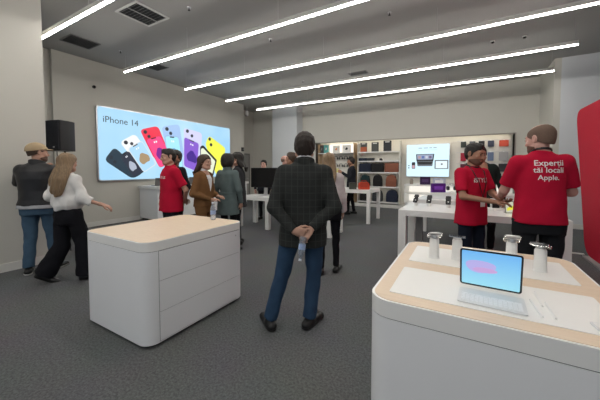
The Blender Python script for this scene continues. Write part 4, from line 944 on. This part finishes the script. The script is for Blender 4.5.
    # ---- lettering on the shirt, laid on the cloth surface
    def lay(text, width, x0, z0, back, m, name='lettering', dx=0):
        plain = text.replace('ț', 't').replace('ă', 'a'); me = text_mesh(plain, width=width, bold=.012); me.materials.append(m)
        bm = bmesh.new(); bm.from_mesh(me)
        ext = lambda u: (lambda a: (float(a.min()), float(a.max())))(np.array([q_.co.x for q_ in u.vertices]))
        raw = text_mesh(plain, height=.7, bold=.012); k_ = width/(ext(raw)[1]-ext(raw)[0]); bpy.data.meshes.remove(raw)
        for ch in 'ță':
            if ch in text:
                i_ = text.index(ch); a_ = text_mesh(plain[:i_+1], height=.7, bold=.012); l_ = text_mesh(plain[i_], height=.7, bold=.012); x1_ = ext(a_)[1]*k_; cx_ = x1_-(ext(l_)[1]-ext(l_)[0])*.5*k_; bpy.data.meshes.remove(a_); bpy.data.meshes.remove(l_)
                if ch == 'ț': pp = [(cx_-.001, -.006), (cx_+.005, -.006), (cx_+.003, -.016), (cx_-.002, -.016)]
                else: pp = [(cx_-.010, .041), (cx_-.007, .041), (cx_-.003, .0365), (cx_+.003, .0365), (cx_+.007, .041), (cx_+.010, .041), (cx_+.005, .032), (cx_-.005, .032)]
                bm.faces.new([bm.verts.new((p_[0], p_[1], 0)) for p_ in pp])
        bmesh.ops.triangulate(bm, faces=bm.faces[:]); bmesh.ops.subdivide_edges(bm, edges=[e for e in bm.edges if e.calc_length() > .02], cuts=2); bm.to_mesh(me); bm.free()
        n_ = len(me.vertices); c = np.empty(n_*3, F32); me.vertices.foreach_get('co', c); c = c.reshape(-1, 3); sg = -1 if back else 1
        Pn = np.stack([(x0+c[:, 0]) if back else (x0-c[:, 0]), np.full(n_, .30*sg, F32), z0+c[:, 1]], 1).astype(F32)
        for _ in range(40): Pn[:, 1] -= sg*np.clip(topf(Pn), -.02, .05)*.8
        Pn[:, 1] += sg*.0035
        me.vertices.foreach_set('co', np.asarray(xf(Pn), F32).ravel()); me.update(); link(name, me, to)
    PW = cloth('print_white', (.78, .74, .74))
    if print_back:
        for (tx, w_, x_, z_) in print_back: lay(tx, w_, x_, z_, True, PW)
    if print_front:
        for (tx, w_, x_, z_) in print_front: lay(tx, w_, x_, z_, False, PW)
    if sleevemark:
        i = sleevemark; c = sho[i]+(elb[i]-sho[i])*.45; o_ = np.array((sgn[i]*.035, .045, 0), F32); b = B()
        bmesh.ops.create_icosphere(b, subdivisions=2, radius=.014); 
        for v_ in b.verts: v_.co = Vector((v_.co.x*.8, v_.co.y*.5, v_.co.z))+Vector(tuple(c+o_*1.12))
        obj('sleeve_badge', b, PW, to)
    if lanyard and print_front:
        pts = [(-.075, .02, 1.49), (-.08, .09, 1.42), (-.05, .145, 1.3), (0, .155, 1.12), (.05, .145, 1.3), (.08, .09, 1.42), (.075, .02, 1.49)]
        b = B(); tube(b, [tuple(Vector(p)*s) for p in pts], .005, 6); ly = obj('lanyard', b, BLACK, root); obj('name_badge', bx(-.03*s, .03*s, .150*s, .156*s, 1.02*s, 1.12*s), WHITE2, ly)
    return root
# ------------------------------------------------------------------ the people
BEHIND = dict(elbow=[(-.255, -.12, 1.115), (.262, -.12, 1.115)], wrist=[(-.075, -.215, .925), (.06, -.215, .945)], dir=[(.9, -.25, -.1), (-.65, -.2, -.75)], palm=[(0, 1, .2), (.3, .8, -.3)], curl=[32, 40])
m1 = person('person in charcoal checked blazer and blue jeans, hands clasped behind the back around a bottle', (-1.275, 2.265, 0), 0, H=1.79, bulk=1.08, sw=.192, top='blazer', hem=.765, sleeve='long', topmat=CHECK, bottom='jeans', botmat=JEAN,
           hair='short', hairmat=mat('hair_dark_brown', (.022, .014, .010), .6, var=.4, nscale=80, bump=.5, bscale=180), skinm=SK_L, arms=BEHIND, legs=dict(ankle=[(-.30, 0, .085), (.06, .02, .085)], knee=[(-.185, .03, .50), (.10, .05, .49)], toe=[-25, 35]), collar=True, under=SHW, fine=.009, hfine=.0045, lean=(.01, 0))
bottle((-1.150, 2.05, .910), (R(170), R(4), 0), 'half-empty clear water bottle hanging upside down from clasped hands behind the blazer', .92)
person('person in a tan cap, black leather jacket and faded jeans by the left pillar', (-5.24, 1.65, 0), 15, H=1.82, bulk=1.14, sw=.205, top='coat', hem=.93, sleeve='long', topmat=LEATH, bottom='jeans', botmat=JEAN2, cap=True, hair='none', hairmat=HAIRB, skinm=SK_L,
       arms=dict(elbow=[(-.30, .12, 1.22), (.28, .16, 1.20)], wrist=[(-.12, .33, 1.42), (.12, .34, 1.42)], dir=[(.5, .3, .7), (-.5, .3, .7)], palm=[(.5, .5, 0), (-.5, .5, 0)], curl=[35, 35]), legs=dict(ankle=[(-.11, -.06, .085), (.13, .07, .085)], toe=[-20, 15]), hemband=GRW, sole=WSOLE, beard=True, collar=True, head=(-45, 0, 0))
person('long blond haired person in white ruffled blouse and wide black trousers, walking right', (-4.47, 1.70, 0), -12, H=1.66, fem=True, top='blouse', hem=1.0, sleeve='threequarter', topmat=WBL, bottom='wide', botmat=BLKT, hair='long', hairmat=HAIRL, skinm=SK_L,
       arms=dict(elbow=[(-.28, -.02, 1.18), (.26, .0, 1.14)], wrist=[(-.20, .20, 1.06), (.42, .15, 1.05)], dir=[(.2, .9, -.1), (.8, .4, -.35)], palm=[(.3, 0, -1), (0, .2, -1)], curl=[20, 28]),
       legs=dict(ankle=[(-.26, -.13, .13), (.17, .10, .085)], knee=[(-.10, -.02, .49), (.14, .09, .50)], toe=[50, 55], lift=[30, 0]), wr=.014, ankle=.09, head=(6, 0, 0))
person('person in red t-shirt beyond the drawer cabinet, in profile facing left', (-4.02, 2.88, 0), 132, H=1.78, bulk=1.1, top='tee', hem=.80, sleeve='short', topmat=RED, bottom='slim', botmat=DSH, hair='quiff', skinm=SK_L,
       arms=dict(elbow=[(-.25, -.14, 1.13), (.25, -.14, 1.13)], wrist=[(-.05, -.20, .93), (.08, -.20, .93)], dir=[(.6, -.5, -.2), (-.6, -.6, -.1)], palm=[(0, 1, 0), (0, 1, 0)], curl=[20, 20]), head=(0, -8, 0), print_front=[('iSTYLE', .14, .02, 1.30)], sleevemark=None)
person('bearded person in black, mostly hidden behind the left red shirt, only the face showing', (-4.58, 3.36, 0), 168, H=1.80, bulk=.85, sw=.165, top='coat', hem=.85, sleeve='long', topmat=DSH, bottom='slim', botmat=BLKT, hair='short', beard=True, skinm=SK_M, head=(0, 0, 0, -.045), fine=.013, hfine=.006)
person('person in a brown trouser suit and white top before the blue wall display', (-3.68, 3.25, 0), -105, H=1.69, fem=True, top='blazer', hem=.90, sleeve='long', topmat=BRNS, bottom='suit', botmat=BRNS, hair='medium', hairmat=HAIRB, skinm=SK_L, under=SHW,
       arms=dict(elbow=[(-.24, .0, 1.12), (.27, -.03, 1.12)], wrist=[(-.10, .20, 1.06), (.10, .20, 1.02)], dir=[(.3, .9, 0), (-.4, .8, .1)], palm=[(0, 0, -1), (0, 0, -1)], curl=[25, 25]), fine=.012, hfine=.006)
person('person in a grey-green belted trench coat with a dark bob, seen from behind', (-3.63, 3.74, 0), -18, H=1.73, fem=True, top='trench', hem=.68, sleeve='long', topmat=TRN, bottom='slim', botmat=BLKT, hair='bob', hairmat=HAIRD, skinm=SK_L, belt=True, collar=True, head=(-20, 0, 0), bulk=.93, fine=.012, hfine=.006, wr=.006)
person('person in a dark grey coat facing left, standing right of the trench coat', (-3.85, 4.24, 0), 95, H=1.78, fem=True, top='coat', hem=.72, sleeve='long', topmat=DKC, bottom='slim', botmat=BLKT, hair='medium', hairmat=HAIRD, skinm=SK_L, collar=True, fine=.013, hfine=.006,
       arms=dict(elbow=[(-.22, -.02, 1.13), (.23, -.02, 1.13)], wrist=[(-.15, .17, 1.0), (.15, .2, 1.0)]))
person('person with short dark hair far behind the black monitor, only the head showing', (-5.10, 6.72, 0), 170, H=1.72, top='coat', hem=.85, sleeve='long', topmat=DSH, bottom='slim', botmat=BLKT, hair='short', skinm=SK_P, fine=.014, hfine=.007)
person('dark haired person whose head shows just above the left checked shoulder', (-3.15, 5.12, 0), 70, H=1.81, top='coat', hem=.8, sleeve='long', topmat=DSH, bottom='slim', botmat=BLKT, hair='short', hairmat=HAIRB, skinm=SK_M, fine=.014, hfine=.007)
person('bald person with pink face next to the dark haired head, behind the checked blazer', (-4.42, 6.78, 0), -80, H=1.84, top='coat', hem=.8, sleeve='long', topmat=DKC, bottom='slim', botmat=BLKT, hair='bald', hairmat=HAIRG, skinm=SK_P, fine=.014, hfine=.007)
person('long haired person in pale top and black trousers, just right of the checked blazer', (-1.65, 3.66, 0), -12, H=1.68, fem=True, top='blouse', hem=.98, sleeve='long', topmat=cloth('pinkish_white_top', (.62, .56, .56)), bottom='slim', botmat=BLKT, hair='long', hairmat=HAIRL, skinm=SK_L,
       arms=dict(elbow=[(-.18, .03, 1.12), (.19, .04, 1.12)], wrist=[(-.12, .2, .98), (.20, .12, .90)]), legs=dict(ankle=[(-.10, -.05, .085), (.11, .08, .085)]), fine=.011)
person('person in black before the bag shelves, facing left and holding a yellow card', (-3.20, 8.88, 0), 85, H=1.84, top='coat', hem=.80, sleeve='long', topmat=DSH, bottom='slim', botmat=BLKT, hair='short', beard=True, skinm=SK_M,
       arms=dict(elbow=[(-.20, .06, 1.15), (.22, .06, 1.15)], wrist=[(-.06, .30, 1.30), (.08, .30, 1.28)], dir=[(.3, .7, .5), (-.3, .7, .5)]), legs=dict(ankle=[(-.1, .12, .085), (.1, -.10, .085)]), fine=.013, hfine=.006)
t = thing('yellow_card', 'small pale yellow card held up by the person in black', 'card', (-3.70, 8.80, 1.42), R(30)); obj('card_sheet', bx(-.09, .09, -.004, .004, -.06, .07), mat('pale_yellow', (.75, .72, .25), .6), t); obj('card_text', bx(-.06, .06, -.0045, -.004, 0, .03), mat('pale_grey_ink', (.5, .5, .4), .6), t)
person('dark haired person in red t-shirt, the left one of the two red shirts at right', (.075, 4.03, 0), -165, H=1.77, top='tee', hem=.80, sleeve='short', topmat=RED, bottom='slim', botmat=NVT, hair='quiff', beard=True, skinm=SK_M, bulk=.97, sw=.178,
       arms=dict(elbow=[(-.24, .06, 1.16), (.23, .10, 1.14)], wrist=[(-.10, .30, 1.10), (.05, .34, 1.10)], dir=[(.3, .9, .0), (-.5, .8, 0)], palm=[(0, 0, 1), (0, 0, -1)], curl=[20, 20]), head=(10, -14, 0), print_front=[('iSTYLE', .20, .09, 1.30)], sleevemark=1, lanyard=True)
person('broad balding person in red t-shirt seen from behind, white slogan on the back', (.610, 3.45, 0), -20, H=1.91, bulk=.98, sw=.178, neckdz=-.03, top='tee', hem=.885, sleeve='short', topmat=RED, bottom='suit', botmat=cloth('black_denim', (.014, .015, .018)), hair='balding', hairmat=HAIRG, skinm=SK_P, beard=True,
       arms=dict(elbow=[(-.235, .09, 1.15), (.245, .06, 1.15)], wrist=[(-.20, .30, 1.08), (.14, .28, 1.10)], dir=[(.2, .9, 0), (-.4, .9, 0)], palm=[(0, 0, 1), (0, 0, 1)]), head=(38, -8, 0), lanyard=True, fine=.009, hfine=.0045,
       print_back=[('Experții', .195, -.085, 1.375), ('tăi locali', .205, -.09, 1.318), ('Apple.', .145, -.062, 1.258)])
person('person in a dark green jacket between the two staff in red, face hidden', (.30, 5.92, 0), 160, H=1.86, top='coat', hem=.8, sleeve='long', topmat=DKG, bottom='slim', botmat=BLKT, hair='short', skinm=SK_M, fine=.013, hfine=.007, lean=(.06, 0))
